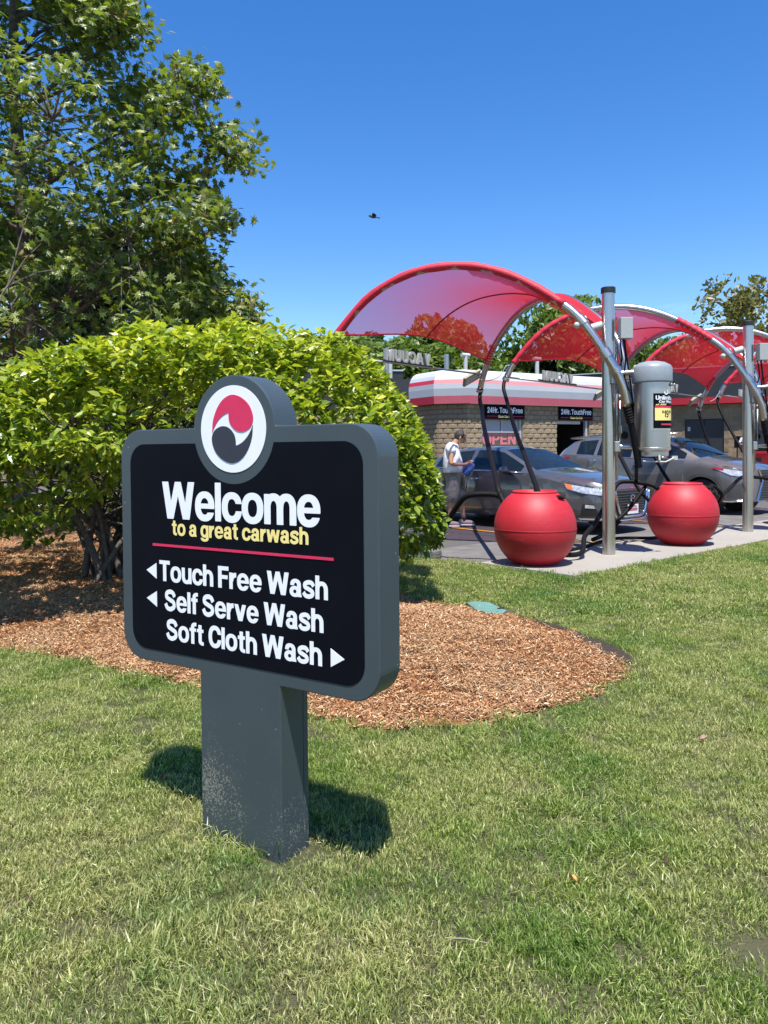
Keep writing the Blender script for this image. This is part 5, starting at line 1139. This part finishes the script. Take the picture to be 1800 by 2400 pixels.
# openings
ws = slab(b1r, 'shop_window', C0, e1, n1o, .80, 3.0, .3, 2.64, -.16, -.13, M['darkglass'])
for (x0, x1, z0, z1) in ((.80, .86, .3, 2.64), (2.90, 3.0, 0, 2.64), (.86, 2.90, 2.10, 2.15), (.86, 2.90, .3, .4), (1.9, 1.94, 2.15, 2.64)): slab(b1r, 'window_frame', C0, e1, n1o, x0, x1, z0, z1, -.13, -.06, M['alum'])
slab(b1r, 'pane_reflection', C0, e1, n1o, .86, 1.88, 2.16, 2.62, -.128, -.12, M['awngrey']); slab(b1r, 'pane_reflection', C0, e1, n1o, 1.95, 2.89, 2.16, 2.62, -.128, -.12, M['awngrey'])  # opaque grey sheets stand in for reflections in the upper panes
slab(b1r, 'sill_wall', C0, e1, n1o, .80, 3.0, 0, .3, -.3, -.1, M['mortar'])
V, Fc = text2d('OPEN', .92, 2.72, 1.60, .46); M['pinkprint'] = mat('faded_pink_window_print', (.60, .17, .20), .6, var=.05)
mesh('window_lettering', [V3(C0 + e1 * a + n1o * -.118, b_) for a, b_ in V], Fc, M['pinkprint'], ws)
slab(b1r, 'bay_interior', C0, e1, n1o, 5.0, 7.0, 0, 2.66, -2.4, -2.2, M['darkin'])
slab(b1r, 'bay_stripe', C0, e1, n1o, 5.0, 6.5, 1.55, 1.95, -2.19, -2.17, mat('dim_red_panel', (.12, .01, .012), .6))
slab(b1r, 'bay_ceiling', C0, e1, n1o, 5.0, 7.0, 2.64, 2.66, -2.2, -.3, M['darkin'])
slab(b1r, 'roller_housing', C0, e1, n1o, 5.05, 6.5, 2.5, 2.63, -.28, -.05, M['awnwhite'])
slab(b1r, 'door_post', C0, e1, n1o, 6.80, 6.92, 0, 2.64, -.16, -.02, M['alum'])
for k, (aa, dd) in enumerate(((-1.2, -4), (1.9, -4), (2.55, -3.4), (6.6, -3), (-1.6, -3.7))):
    q = C0 + e1 * aa + n1o * dd; white = k in (0, 2, 3)
    mb = MB(); mb.tube([V3(q, 4.6), V3(q, 5.75 if white else 5.85)], .10 if white else .12, 14)
    if white: mb.tube([V3(q - e1 * .22, 5.78), V3(q + e1 * .22, 5.78)], .10, 14)
    mb.build('roof_vent', M['whitepl'] if white else M['galv'], b1r, auto=True)
for x0, x1, lab in ((.90, 3.05, 'black car exit sign board over the window with pink OPEN lettering'), (5.08, 7.15, 'black car exit sign board over the dark open wash bay')):
    sg = slab(None, 'wall_sign', C0, e1, n1o, x0, x1, 2.67, 3.26, .045, .10, M['signblack']); tag(sg, lab, 'sign', 'black sign boards on the block wall')
    for s, u0, u1, z, cap, mm_ in (('24Hr. TouchFree', .05, .95, 2.925, .23, M['signwhite']), ('Clean Car Exit', .32, .68, 2.735, .095, M['signyellow'])):
        V, Fc = text2d(s, x0 + (x1 - x0) * u0, x0 + (x1 - x0) * u1, z, cap); mesh('lettering', [V3(C0 + e1 * a + n1o * .104, b_) for a, b_ in V], Fc, mm_, sg)
    for u0, u1 in ((.04, .30), (.70, .96)): slab(sg, 'red_rule', C0, e1, n1o, x0 + (x1 - x0) * u0, x0 + (x1 - x0) * u1, 2.775, 2.795, .1005, .104, M['signred'])
# tunnel building with charcoal fascia
e2 = Vector((.853, -.522)); n2 = Vector((-.522, -.853)); A0 = Vector((13.75, 37.1))
b2r = empty('tunnel_building', (0, 0, 0), 0, 'ribbed block building with charcoal fascia and red band behind the suv', 'building')
for x0, x1, z0 in ((-5.5, .74, 0), (2.47, 12, 0)): slab(b2r, 'wall', A0, e2, n2, x0, x1, z0, 3.42, -.5, -.002, M['mortar'])
slab(b2r, 'lintel', A0, e2, n2, .74, 2.47, 2.74, 3.42, -.5, -.002, M['mortar'])
wall_blocks(b2r, A0, e2, n2, -2.6, 4.6, 0, 3.42, [(.74, 2.47, -1, 2.74)], ribs=True, hvis=1.0)
slab(b2r, 'red_band', A0, e2, n2, -5.5, 12, 3.43, 3.74, -.3, .40, M['redband']); slab(b2r, 'fascia', A0, e2, n2, -5.5, 12, 3.745, 5.12, -.3, .385, M['darkfascia']); slab(b2r, 'fascia_cap', A0, e2, n2, -5.5, 12, 5.12, 5.17, -.35, .42, M['alum'])
slab(b2r, 'roof', A0, e2, n2, -5.5, 12, 4.9, 5.0, -12, -.3, M['roofdark']); slab(b2r, 'back_wall', A0, e2, n2, -5.5, 12, 0, 4.9, -12, -11.7, M['mortar']); slab(b2r, 'side_wall', A0, e2, n2, 11.7, 12, 0, 4.9, -11.7, -.5, M['mortar'])
for x0, x1 in ((.76, 1.60), (1.62, 2.45)):
    dr = slab(b2r, 'door', A0, e2, n2, x0, x1, 0, 2.72, -.12, -.08, M['darkfascia'])
slab(b2r, 'door_notice', A0, e2, n2, .86, .98, 2.18, 2.38, -.078, -.07, M['whitepl'])
# main block left behind the shrub
b3r = empty('main_block', (0, 0, 0), 0, 'flat roofed dark fascia building mostly hidden behind the yellow green shrub', 'building')
F0 = Vector((-20, 33.2)); e3 = (Vector((.9, 36.4)) - F0).normalized(); n3 = Vector((e3.y, -e3.x)); L3 = (Vector((.9, 36.4)) - F0).length
slab(b3r, 'wall', F0, e3, n3, 0, L3, 0, 3.6, -10, 0, mat('tan_block_far', (.25, .20, .135), .9, var=.2, scale=3, bump=.5, bscale=6)); slab(b3r, 'fascia', F0, e3, n3, 0, L3, 3.6, 5.1, -10.2, .2, M['darkfascia']); slab(b3r, 'fascia_cap', F0, e3, n3, 0, L3, 5.1, 5.17, -10.25, .25, M['alum'])
# price board by the tunnel
pb = empty('price_board', (16.3, 34.6, 0), math.atan2(e2.y, e2.x), 'small black price board with a white letter A standing before the ribbed wall', 'sign')
MB().box((0, 0, 1.63), (.95, .06, .52)).build('board', M['signblack'], pb); MB().box((-.35, 0, .7), (.06, .05, 1.36)).box((.35, 0, .7), (.06, .05, 1.36)).build('posts', M['blackpl'], pb)
V, Fc = text2d('A', -.30, .0, 1.60, .24); mesh('lettering', [(a, -.034, b_) for a, b_ in V], Fc, M['signwhite'], pb)
MB().box((.17, -.034, 1.79), (.24, .006, .08)).build('yellow_strip', M['signyellow'], pb); MB().box((0, -.034, 1.53), (.66, .006, .07)).build('pink_strip', M['awnpink'], pb); MB().box((.17, -.034, 1.69), (.2, .006, .07)).build('white_strip', M['signwhite'], pb)
pb2 = MB().box((17.15, 34.0, 1.6), (.42, .06, .6), Matrix.Rotation(-.55, 3, 'Z')).build('notice_board', M['signblack']); MB().box((17.12, 33.95, 1.68), (.2, .01, .16), Matrix.Rotation(-.55, 3, 'Z')).box((17.12, 33.95, 1.46), (.2, .01, .1), Matrix.Rotation(-.55, 3, 'Z')).build('notice', M['boxgrey'], pb2)
MB().box((17.15, 34.0, .65), (.07, .05, 1.3)).build('post', M['blackpl'], pb2); tag(pb2, 'narrow dark notice board right of the price board', 'sign')

# ------------------------------------------------------------------ shrub
def leaf_shape(l, wd):
    # folded ovate leaf, base at origin, tip along +x
    return np.array([(0, 0, 0), (l * .3, wd * .5, .10 * wd), (l * .65, wd * .42, .08 * wd - .03 * l), (l, 0, -.12 * l), (l * .65, -wd * .42, .08 * wd - .03 * l), (l * .3, -wd * .5, .10 * wd), (l * .33, 0, -.06 * wd), (l * .68, 0, -.06 * wd - .04 * l)]), [(0, 6, 1), (0, 5, 6), (6, 7, 2, 1), (6, 5, 4, 7), (7, 3, 2), (7, 4, 3)]
def maple_shape(s):
    P = [(0, 0), (.14, .20), (-.04, .58), (.28, .36), (.40, .86), (.54, .34), (.82, .58), (.74, .20), (1.12, .0)]
    P2 = P + [(x, -y) for x, y in P[1:-1]][::-1]; V = [(x * s, y * s, -.10 * s * (x * x + abs(y))) for x, y in P2] + [(.42 * s, 0, .05 * s)]
    n = len(P2); return np.array(V), [(i, (i + 1) % n, n) for i in range(n)]
def rot_to(d, roll):
    d = Vector(d).normalized(); upv = Vector((0, 0, 1)) if abs(d.z) < .97 else Vector((1, 0, 0))
    y = upv.cross(d).normalized(); z = d.cross(y); Mx = Matrix((d, y, z)).transposed(); return Mx @ Matrix.Rotation(roll, 3, 'X')
def place_leaves(name, shape, items, m, parent, nsep, campos=Vector((0, 0, 1.4)), parts_name='leaf', tones=3):
    """items: (pos, dir, roll, scale, tone); nearest visible ones as parts, the rest as one stuff mesh"""
    SV, SF = shape; ns = len(SV)
    ok = [i for i, it in enumerate(items) if abs(it[0][0]) < .48 * it[0][1] and (it[0][2] - 1.4) / it[0][1] < .57]
    ok.sort(key=lambda i: (Vector(items[i][0]) - campos).length / items[i][3]); sep_ = set(ok[:nsep])
    V = []; Fc = []; T = []; sm = {}
    for i, (p, d, ro, s, tn) in enumerate(items):
        R = rot_to(d, ro)
        if i in sep_:
            k = min(tones - 1, int(tn * tones))
            if k not in sm: sm[k] = tone_mesh(parts_name, SV, SF, [(k + .5) / tones] * ns, m)
            o = bpy.data.objects.new(parts_name, sm[k]); COL.objects.link(o); o.parent = parent; o.matrix_local = Matrix.Translation(p) @ (R.to_4x4()) @ Matrix.Scale(s, 4); continue
        b_ = len(V); Rn = np.array(R) * s; W_ = SV @ Rn.T + np.array(p); V.extend(W_.tolist()); Fc += [tuple(j + b_ for j in q) for q in SF]; T += [tn] * ns
    me = tone_mesh(name, V, Fc, T, m); o = lk(name, None, parent, me); o['kind'] = 'stuff'; return o
bush = empty('shrub', (0, 0, 0), 0, 'large rounded shrub with bright yellow green leaves growing from the mulch behind the sign', 'shrub')
BC = (-2.55, 7.75)
px_t = [(-6.0, 1.6), (-3.9, 1.98), (-3.3, 2.14), (-2.8, 2.30), (-2.2, 2.49), (-1.8, 2.58), (-1.2, 2.59), (-.80, 2.53), (-.45, 2.42), (-.15, 2.20), (.10, 1.98), (.28, 1.72), (.40, 1.45), (.47, 1.15), (.50, .9)]
topz = lambda x: float(np.interp(x, *zip(*px_t)))
def botz(x): return float(np.interp(x, [-6, -4, -3.2, -2.8, -2.2, -1.5, -.5, .2, .5, .64], [.45, .62, .62, .95, 1.0, .85, .5, .42, .55, .85]))
def depth(x): return 2.15 * math.sqrt(max(.02, 1 - abs((x + 2.4) / 3.12) ** 2.6)) if x > -5.5 else 1.2
items = []; R_ = random.Random(5)
N = 0
while N < 42000:
    x = R_.uniform(-5.2, .50); D = depth(x); T_z, B_z = topz(x), botz(x); zc = B_z + (T_z - B_z) * .42
    th = R_.uniform(-.25, math.pi + .25) if R_.random() < .85 else R_.uniform(math.pi, 2 * math.pi)
    sh = 1 - abs(R_.gauss(0, .13)) if R_.random() < .88 else R_.uniform(.4, .9)
    sn, cs_ = math.sin(th), math.cos(th); ex = .75
    dy = -math.copysign(abs(cs_) ** ex, cs_) * D * sh; up_ = math.copysign(abs(sn) ** ex, sn)
    z = zc + up_ * ((T_z - zc) if up_ > 0 else (zc - B_z)) * sh
    y = BC[1] + dy
    if y > BC[1] + .9 and R_.random() < .75: continue
    lump = float(vnoise(x * 1.0 + z * .7, y + z, .42, 9)); 
    if lump < .40 and R_.random() < .9: continue
    off = (lump - .5) * .30
    n_ = Vector((0.25 * (x + 2.4) / 3, dy / D if D else 0, up_)).normalized(); p = Vector((x, y, z)) + n_ * off
    d = (n_ * .8 + Vector((R_.gauss(0, .55), R_.gauss(0, .55), R_.gauss(-.15, .4)))).normalized()
    # sprays: three to five leaves from one twig tip
    for q in range(R_.choice((5, 6, 7, 8))):
        dd = (d * .7 + Vector((R_.gauss(0, .65), R_.gauss(0, .65), R_.gauss(-.12, .42)))).normalized(); dd.z = min(dd.z, .55)
        tn = min(1, max(0, .22 + .5 * (z - .6) / 2 + R_.gauss(0, .22))); items.append((tuple(p + Vector((R_.gauss(0, .014), R_.gauss(0, .014), R_.gauss(0, .018)))), dd, R_.gauss(0, .5), R_.uniform(.70, 1.35), tn)); N += 1  # tone rises with height: sunlit top painted into the leaf colour
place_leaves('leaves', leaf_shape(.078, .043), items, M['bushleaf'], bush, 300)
mb = MB(); gz = .16
for k in range(40):
    a = R_.uniform(0, 6.28); rad_ = R_.uniform(.3, 1.0); bx = BC[0] + .0 + R_.gauss(0, .22); by = 7.5 + R_.gauss(0, .18)
    tx = BC[0] + math.cos(a) * 2.2 * rad_ + .3; ty = BC[1] + math.sin(a) * 1.5 * rad_; tz = R_.uniform(1.4, 2.3)
    P = [(bx, by, gz - .08), (bx + (tx - bx) * .22, by + (ty - by) * .22, gz + (tz - gz) * .33), (bx + (tx - bx) * .6, by + (ty - by) * .6, gz + (tz - gz) * .66), (tx, ty, tz)]
    r0 = R_.uniform(.018, .045); mb_ = MB().tube(spline(P, 5), [r0 * (1 - .8 * i / 15) for i in range(16)], 7); mb_.build('stem', M['stembark'], bush, smooth=True)
    for _ in range(5):
        f = R_.uniform(.3, .8); S0 = Vector(spline(P, 5)[int(f * 15)]); T0 = S0 + Vector((R_.gauss(0, .5), R_.gauss(-.2, .45), R_.uniform(-.1, .7))); mb.tube([S0, S0.lerp(T0, .5) + Vector((0, 0, .05)), T0], [.011, .008, .004], 5)
# a few low spreading stems to the right end of the shrub
for k in range(7):
    bx, by = -.75 + R_.gauss(0, .2), 8.0 + R_.gauss(0, .2); tx, ty, tz = bx + R_.uniform(-.4, .6), by + R_.uniform(-.8, .2), R_.uniform(.8, 1.4)
    P = [(bx, by, .05), (bx + (tx - bx) * .3, by + (ty - by) * .3, tz * .4), (tx, ty, tz)]; MB().tube(spline(P, 5), [.03 * (1 - .7 * i / 10) for i in range(11)], 7).build('stem', M['stembark'], bush, smooth=True)
mb.build('twigs', M['stembark'], bush)['kind'] = 'stuff'

# ------------------------------------------------------------------ maple on the left
mp_t = empty('maple_tree', (-5.9, 12.6, 0), 0, 'tall maple with dark green lobed leaves rising behind the shrub', 'tree')
Rm = random.Random(11)
trunk = [Vector((0, 0, -.1)), Vector((.05, 0, 1.5)), Vector((.12, .05, 3.5)), Vector((.05, 0, 5.5)), Vector((-.1, .1, 7.5)), Vector((.0, 0, 9.5)), Vector((.1, 0, 12.0))]
MB().tube(spline(trunk, 5), [.20 - .17 * i / 30 for i in range(31)], 12).build('trunk', M['bark'], mp_t, smooth=True)
def tp_at(z): 
    for a, b_ in zip(trunk[:-1], trunk[1:]):
        if a.z <= z <= b_.z: return a.lerp(b_, (z - a.z) / (b_.z - a.z))
    return trunk[-1]
env = [(1.9, 2.6), (3.0, 3.4), (3.7, 3.5), (4.3, 3.0), (5.3, 3.1), (5.8, 2.6), (6.3, 3.1), (6.75, 2.4), (7.4, 2.7), (7.9, 2.1), (8.6, 1.85), (10, 1.8), (11.5, 1.0), (12.6, .2)]
er = lambda z: float(np.interp(z, *zip(*env)))
tips = [(3.85, -.2, 3.75), (3.35, .1, 4.3), (3.55, -.3, 5.25), (3.05, .2, 5.85), (3.85, 0, 6.35), (2.95, -.4, 6.8), (3.25, .1, 7.45), (2.1, -.3, 8.6), (1.9, .3, 9.3), (3.9, .3, 3.2), (3.4, -.9, 4.8), (2.4, -.8, 7.9)]
limbs = []
for t_ in tips: limbs.append((Vector(t_), .045))
for k in range(26):
    z = Rm.uniform(2.8, 10.8); a = Rm.uniform(0, 6.28); r = er(z) * Rm.uniform(.75, 1.0); limbs.append((Vector((math.cos(a) * r, math.sin(a) * r * .95, z)), .042))
mbL = MB(); lines = []
for t_, r0 in limbs:
    zb = max(1.6, t_.z - math.hypot(t_.x, t_.y) * Rm.uniform(.35, .6)); s = tp_at(min(zb, 11)); mid = s.lerp(t_, .5) + Vector((Rm.gauss(0, .15), Rm.gauss(0, .15), Rm.uniform(-.25, .1)))
    P = spline([s, mid, t_], 8); MB().tube(P, [r0 * (1 - .85 * i / (len(P) - 1)) for i in range(len(P))], 8).build('limb', M['bark'], mp_t, smooth=True); lines.append(P)
allp = [p for P in lines for p in P[5:]]; ap = np.array([tuple(p) for p in allp])
cl_ = []
for t_ in tips:
    for _ in range(22): cl_.append(Vector(t_) + Vector((-.12 - abs(Rm.gauss(0, .5)), Rm.gauss(0, .3), Rm.gauss(-.02, .17))))
cnt = 0
while cnt < 1150:
    z = Rm.uniform(1.9, 12.2); a = Rm.uniform(0, 6.28); r = er(z) * math.sqrt(Rm.uniform(.10, .94)); x, y = math.cos(a) * r, math.sin(a) * r
    if float(vnoise(x * 1.1 + 20, z * 1.1 + y * .6, .62, 33)) < .40: continue
    cl_.append(Vector((x, y, z))); cnt += 1
items = []
tw = MB()
for c in cl_:
    ca = np.array(tuple(c)); k = int(np.argmin(((ap - ca) ** 2).sum(1))); s = allp[k]
    if (s - c).length < 1.6: tw.tube([s, s.lerp(c, .5) + Vector((0, 0, .06)), c], [.016, .010, .004], 4)
    for _ in range(Rm.randint(15, 23)):
        p = c + Vector((Rm.gauss(0, .16), Rm.gauss(0, .16), Rm.gauss(0, .11))); out_ = Vector((c.x, c.y, 0)).normalized() if c.length > 0 else Vector((1, 0, 0))
        d = (out_ * .5 + Vector((Rm.gauss(0, .6), Rm.gauss(0, .6), Rm.gauss(-.35, .4)))).normalized(); edge = (c.x ** 2 + c.y ** 2) ** .5 / max(.5, er(c.z))
        tn = min(1, max(0, Rm.gauss(.45, .22) + (.25 if edge > .92 and Rm.random() < .3 else 0))); items.append((tuple(p), d, Rm.gauss(0, .7), Rm.uniform(.7, 1.25), tn))
tw.build('twigs', M['bark'], mp_t)['kind'] = 'stuff'
base = Vector((-5.9, 12.6, 0)); shp = maple_shape(.108)
SV, SF = shp
vis_items = [(Vector(it[0]) + base, *it[1:]) for it in items]
ok = [i for i, it in enumerate(vis_items) if abs(it[0].x) < .49 * it[0].y and (it[0].z - 1.4) / it[0].y < .57 and it[0].z > 3.2]
ok.sort(key=lambda i: (vis_items[i][0] - Vector((0, 0, 1.4))).length / vis_items[i][3]); sp = set(ok[:300]); V = []; Fc = []; T = []; sm = {}
for i, (p, d, ro, s, tn) in enumerate(items):
    R = rot_to(d, ro)
    if i in sp:
        k = min(2, int(tn * 3))
        if k not in sm: sm[k] = tone_mesh('leaf', SV, SF, [(k + .5) / 3] * len(SV), M['mapleleaf'])
        o = bpy.data.objects.new('leaf', sm[k]); COL.objects.link(o); o.parent = mp_t; o.matrix_local = Matrix.Translation(p) @ R.to_4x4() @ Matrix.Scale(s, 4); continue
    b_ = len(V); V.extend((SV @ (np.array(R) * s).T + np.array(p)).tolist()); Fc += [tuple(j + b_ for j in q) for q in SF]; T += [tn] * len(SV)
lk('leaves', None, mp_t, tone_mesh('leaves', V, Fc, T, M['mapleleaf']))['kind'] = 'stuff'

# ------------------------------------------------------------------ background trees
def crown_mesh(n, H_, R0, nl, ls, m, seed, sparse=.36, low=.22):
    r = np.random.default_rng(seed); V = []; Fc = []; T = []; nlob = 30; lobes = []
    for k in range(nlob):
        z = H_ * r.uniform(low + .08, .92); rad_ = R0 * math.sin(math.pi * min(1, (z / H_ - low + .12) / (1.12 - low))) ** .7; a = r.uniform(0, 6.28); lobes.append((math.cos(a) * rad_ * .68, math.sin(a) * rad_ * .68, z, R0 * r.uniform(.26, .46)))
    cnt = 0
    while cnt < nl:
        L_ = lobes[r.integers(nlob)]; d = r.normal(size=3); d /= np.linalg.norm(d); rr_ = L_[3] * (1 - abs(r.normal(0, .22))); p = np.array([L_[0] + d[0] * rr_, L_[1] + d[1] * rr_, L_[2] + d[2] * rr_ * .8])
        if float(vnoise(p[0] + 50, p[2] + p[1] * .7, ls * 4.2, seed)) < sparse or p[2] < H_ * low * .8: continue
        a = r.normal(size=3); a /= np.linalg.norm(a); b_ = np.cross(a, r.normal(size=3)); b_ /= np.linalg.norm(b_); s = ls * r.uniform(.5, 1.15); k = len(V)
        V += [p - a * s, p + b_ * s * .45, p + a * s, p - b_ * s * .45 + np.array([0, 0, -.1 * s])]; Fc.append((k, k + 1, k + 2, k + 3)); tn = np.clip(r.normal(.5, .25), 0, 1); T += [tn] * 4; cnt += 1
    return tone_mesh(n, V, Fc, T, m), lobes
def tree_proto(n, H_, R0, nl, ls, m, seed, label, group, sparse=.36, low=.22):
    root = empty(n, (0, 0, 0), 0, label, 'tree', group); me, lobes = crown_mesh('crown', H_, R0, nl, ls, m, seed, sparse, low); lk('crown', None, root, me)
    MB().tube([(0, 0, -.2), (.1, 0, H_ * .3), (0, .1, H_ * .6), (0, 0, H_ * .85)], [H_ * .026, H_ * .02, H_ * .012, H_ * .004], 8).build('trunk', M['bark'], root, smooth=True)
    for L_ in lobes[:9]: MB().tube([(0.05, 0, max(.2, L_[2] - H_ * .25)), (L_[0] * .5, L_[1] * .5, L_[2] - H_ * .1), L_[:3]], [H_ * .010, H_ * .006, H_ * .002], 5).build('limb', M['bark'], root)
    return root
protos = {'mid0': tree_proto('background_tree', 10, 3.9, 9000, .30, M['midleaf'], 1, '', '', .22, .08), 'mid1': tree_proto('background_tree', 10, 3.6, 8500, .30, M['midleaf'], 2, '', '', .22, .08), 'dark': tree_proto('background_tree', 10, 3.3, 9000, .27, M['darkleaf'], 3, '', '', .2, .03),
          'olive': tree_proto('background_tree', 10, 3.4, 5200, .20, M['oliveleaf'], 4, '', '', .42, .2), 'spire': tree_proto('background_tree', 10, 1.6, 3200, .28, M['darkleaf'], 5, '', '', .25, .05)}
spec = [('dark', -9.8, 20.5, 7.6, 'dark leafy tree filling the far left behind the maple', 1.2), ('dark', -6.4, 20.8, 7.4, 'dark leafy tree behind the maple, just left of its lowest branches', 1.2), ('dark', -13.5, 23, 7.2, 'dark tree beyond the left edge behind the maple', 1.2), ('dark', -5.1, 19.4, 5.6, 'low dark tree under the right side of the maple', 1.1),
        ('mid0', -9, 46, 8.6, 'green tree on the skyline left of the shrub crest', 1), ('mid1', -5.6, 50, 8.8, 'green tree on the skyline over the shrub top', 1), ('spire', -4.1, 52, 9.4, 'narrow dark tree between the shrub and the large canopy', 1.7), ('spire', -2.6, 53, 9.6, 'slim dark tree left of the canopy edge', 1.7),
        ('spire', -1.2, 52, 9.8, 'slim dark tree seen through the left end of the large canopy', 1.7), ('mid1', -1.1, 48, 8.9, 'leafy green tree just below the left edge of the canopy cloth', 1.3), ('mid0', -2.0, 46, 8.0, 'low bright tree beside the reversed vacuum letters', 1.3), ('mid0', 2.3, 47, 8.2, 'dense green tree right of the reversed vacuum letters', 1.2), ('mid0', -3.2, 47, 8.5, 'rounded green tree behind the low end of the large canopy', 1.4), ('mid1', .4, 47, 8.3, 'bright green tree under the lower edge of the large canopy', 1.6), ('mid0', 3.8, 48, 9.7, 'round crowned tree seen red through the large canopy', .95), ('spire', 1.4, 53, 9.2, 'narrow tree seen through the middle of the large canopy', 1.2),
        ('mid1', 6.9, 49, 8.5, 'tree behind the roof vents, right of the round crowned one', 1.0), ('mid0', 4.2, 46, 7.6, 'low bright tree just above the striped awning roof', 1.3), ('dark', 9.3, 50, 8.2, 'dark tree in the gap under the canopy arch', 1.0), ('mid0', 10.9, 47, 10.6, 'tall tree showing between the large canopy and the first pole', 1.0), ('dark', 12.6, 49, 9.6, 'dark tree just left of the first pole', 1.1),
        ('mid1', 8.3, 46, 6.6, 'low bushy tree above the awning beside the hoses', 1.2), ('mid1', 15.4, 52, 8.8, 'tree behind the first pole', 1.1), ('mid1', 18.6, 50, 9.4, 'bright green tree in the opening of the second canopy', .9), ('mid0', 21.2, 55, 8.2, 'tree low behind the second canopy', 1.0), ('mid0', 24.6, 58, 8.0, 'tree behind the charcoal fascia at the right', 1.1),
        ('olive', 25.8, 54, 13.6, 'tall olive brown tree with open crown at the upper right', 1.0), ('olive', 22.6, 56, 9.9, 'smaller olive tree left of the tall open crowned one', 1.0), ('mid0', -13, 48, 8.5, 'tree hidden mostly by the maple at far left', 1.2), ('mid1', -17.5, 50, 8.5, 'tree at the far left edge of the skyline', 1.2)]
for i, (k, x, y, h, lab, wsc) in enumerate(spec):
    o = copy_tree(protos[k]); o.location = (x, y, 0); s = h / 10; o.scale = (s * wsc, s * wsc, s); o.rotation_euler = (0, 0, random.uniform(0, 6.28)); o['label'] = lab; o['group'] = 'trees beyond the car wash'
for k, o in protos.items():
    for c in list(o.children): bpy.data.objects.remove(c)
    bpy.data.objects.remove(o)
# ------------------------------------------------------------------ bird
bd = empty('bird', (-.30, 27.0, 9.55), rad(200), 'small dark bird in flight against the blue sky', 'bird')
MB().ball((0, 0, 0), (.13, .05, .05), 12, 8).ball((.13, 0, .02), (.045, .035, .035), 10, 8).build('body', mat('bird_feathers', (.06, .045, .035), .8), bd, smooth=True)
for sd in (-1, 1):
    me = mesh('wing', [(.06, sd * .03, .02), (.07, sd * .12, .10), (.02, sd * .22, .05), (-.06, sd * .19, .0), (-.07, sd * .04, .01), (0, sd * .12, .075)], [(0, 1, 5), (1, 2, 5), (2, 3, 5), (3, 4, 5), (4, 0, 5)], mat('wing_feathers', (.02, .018, .018), .8), bd); me.modifiers.new('t', 'SOLIDIFY').thickness = .008
mesh('tail', [(-.10, -.02, 0), (-.10, .02, 0), (-.24, .05, -.02), (-.25, 0, -.015), (-.24, -.05, -.02)], [(0, 1, 2, 3, 4)], bpy.data.materials['wing_feathers'], bd).modifiers.new('t', 'SOLIDIFY').thickness = .008
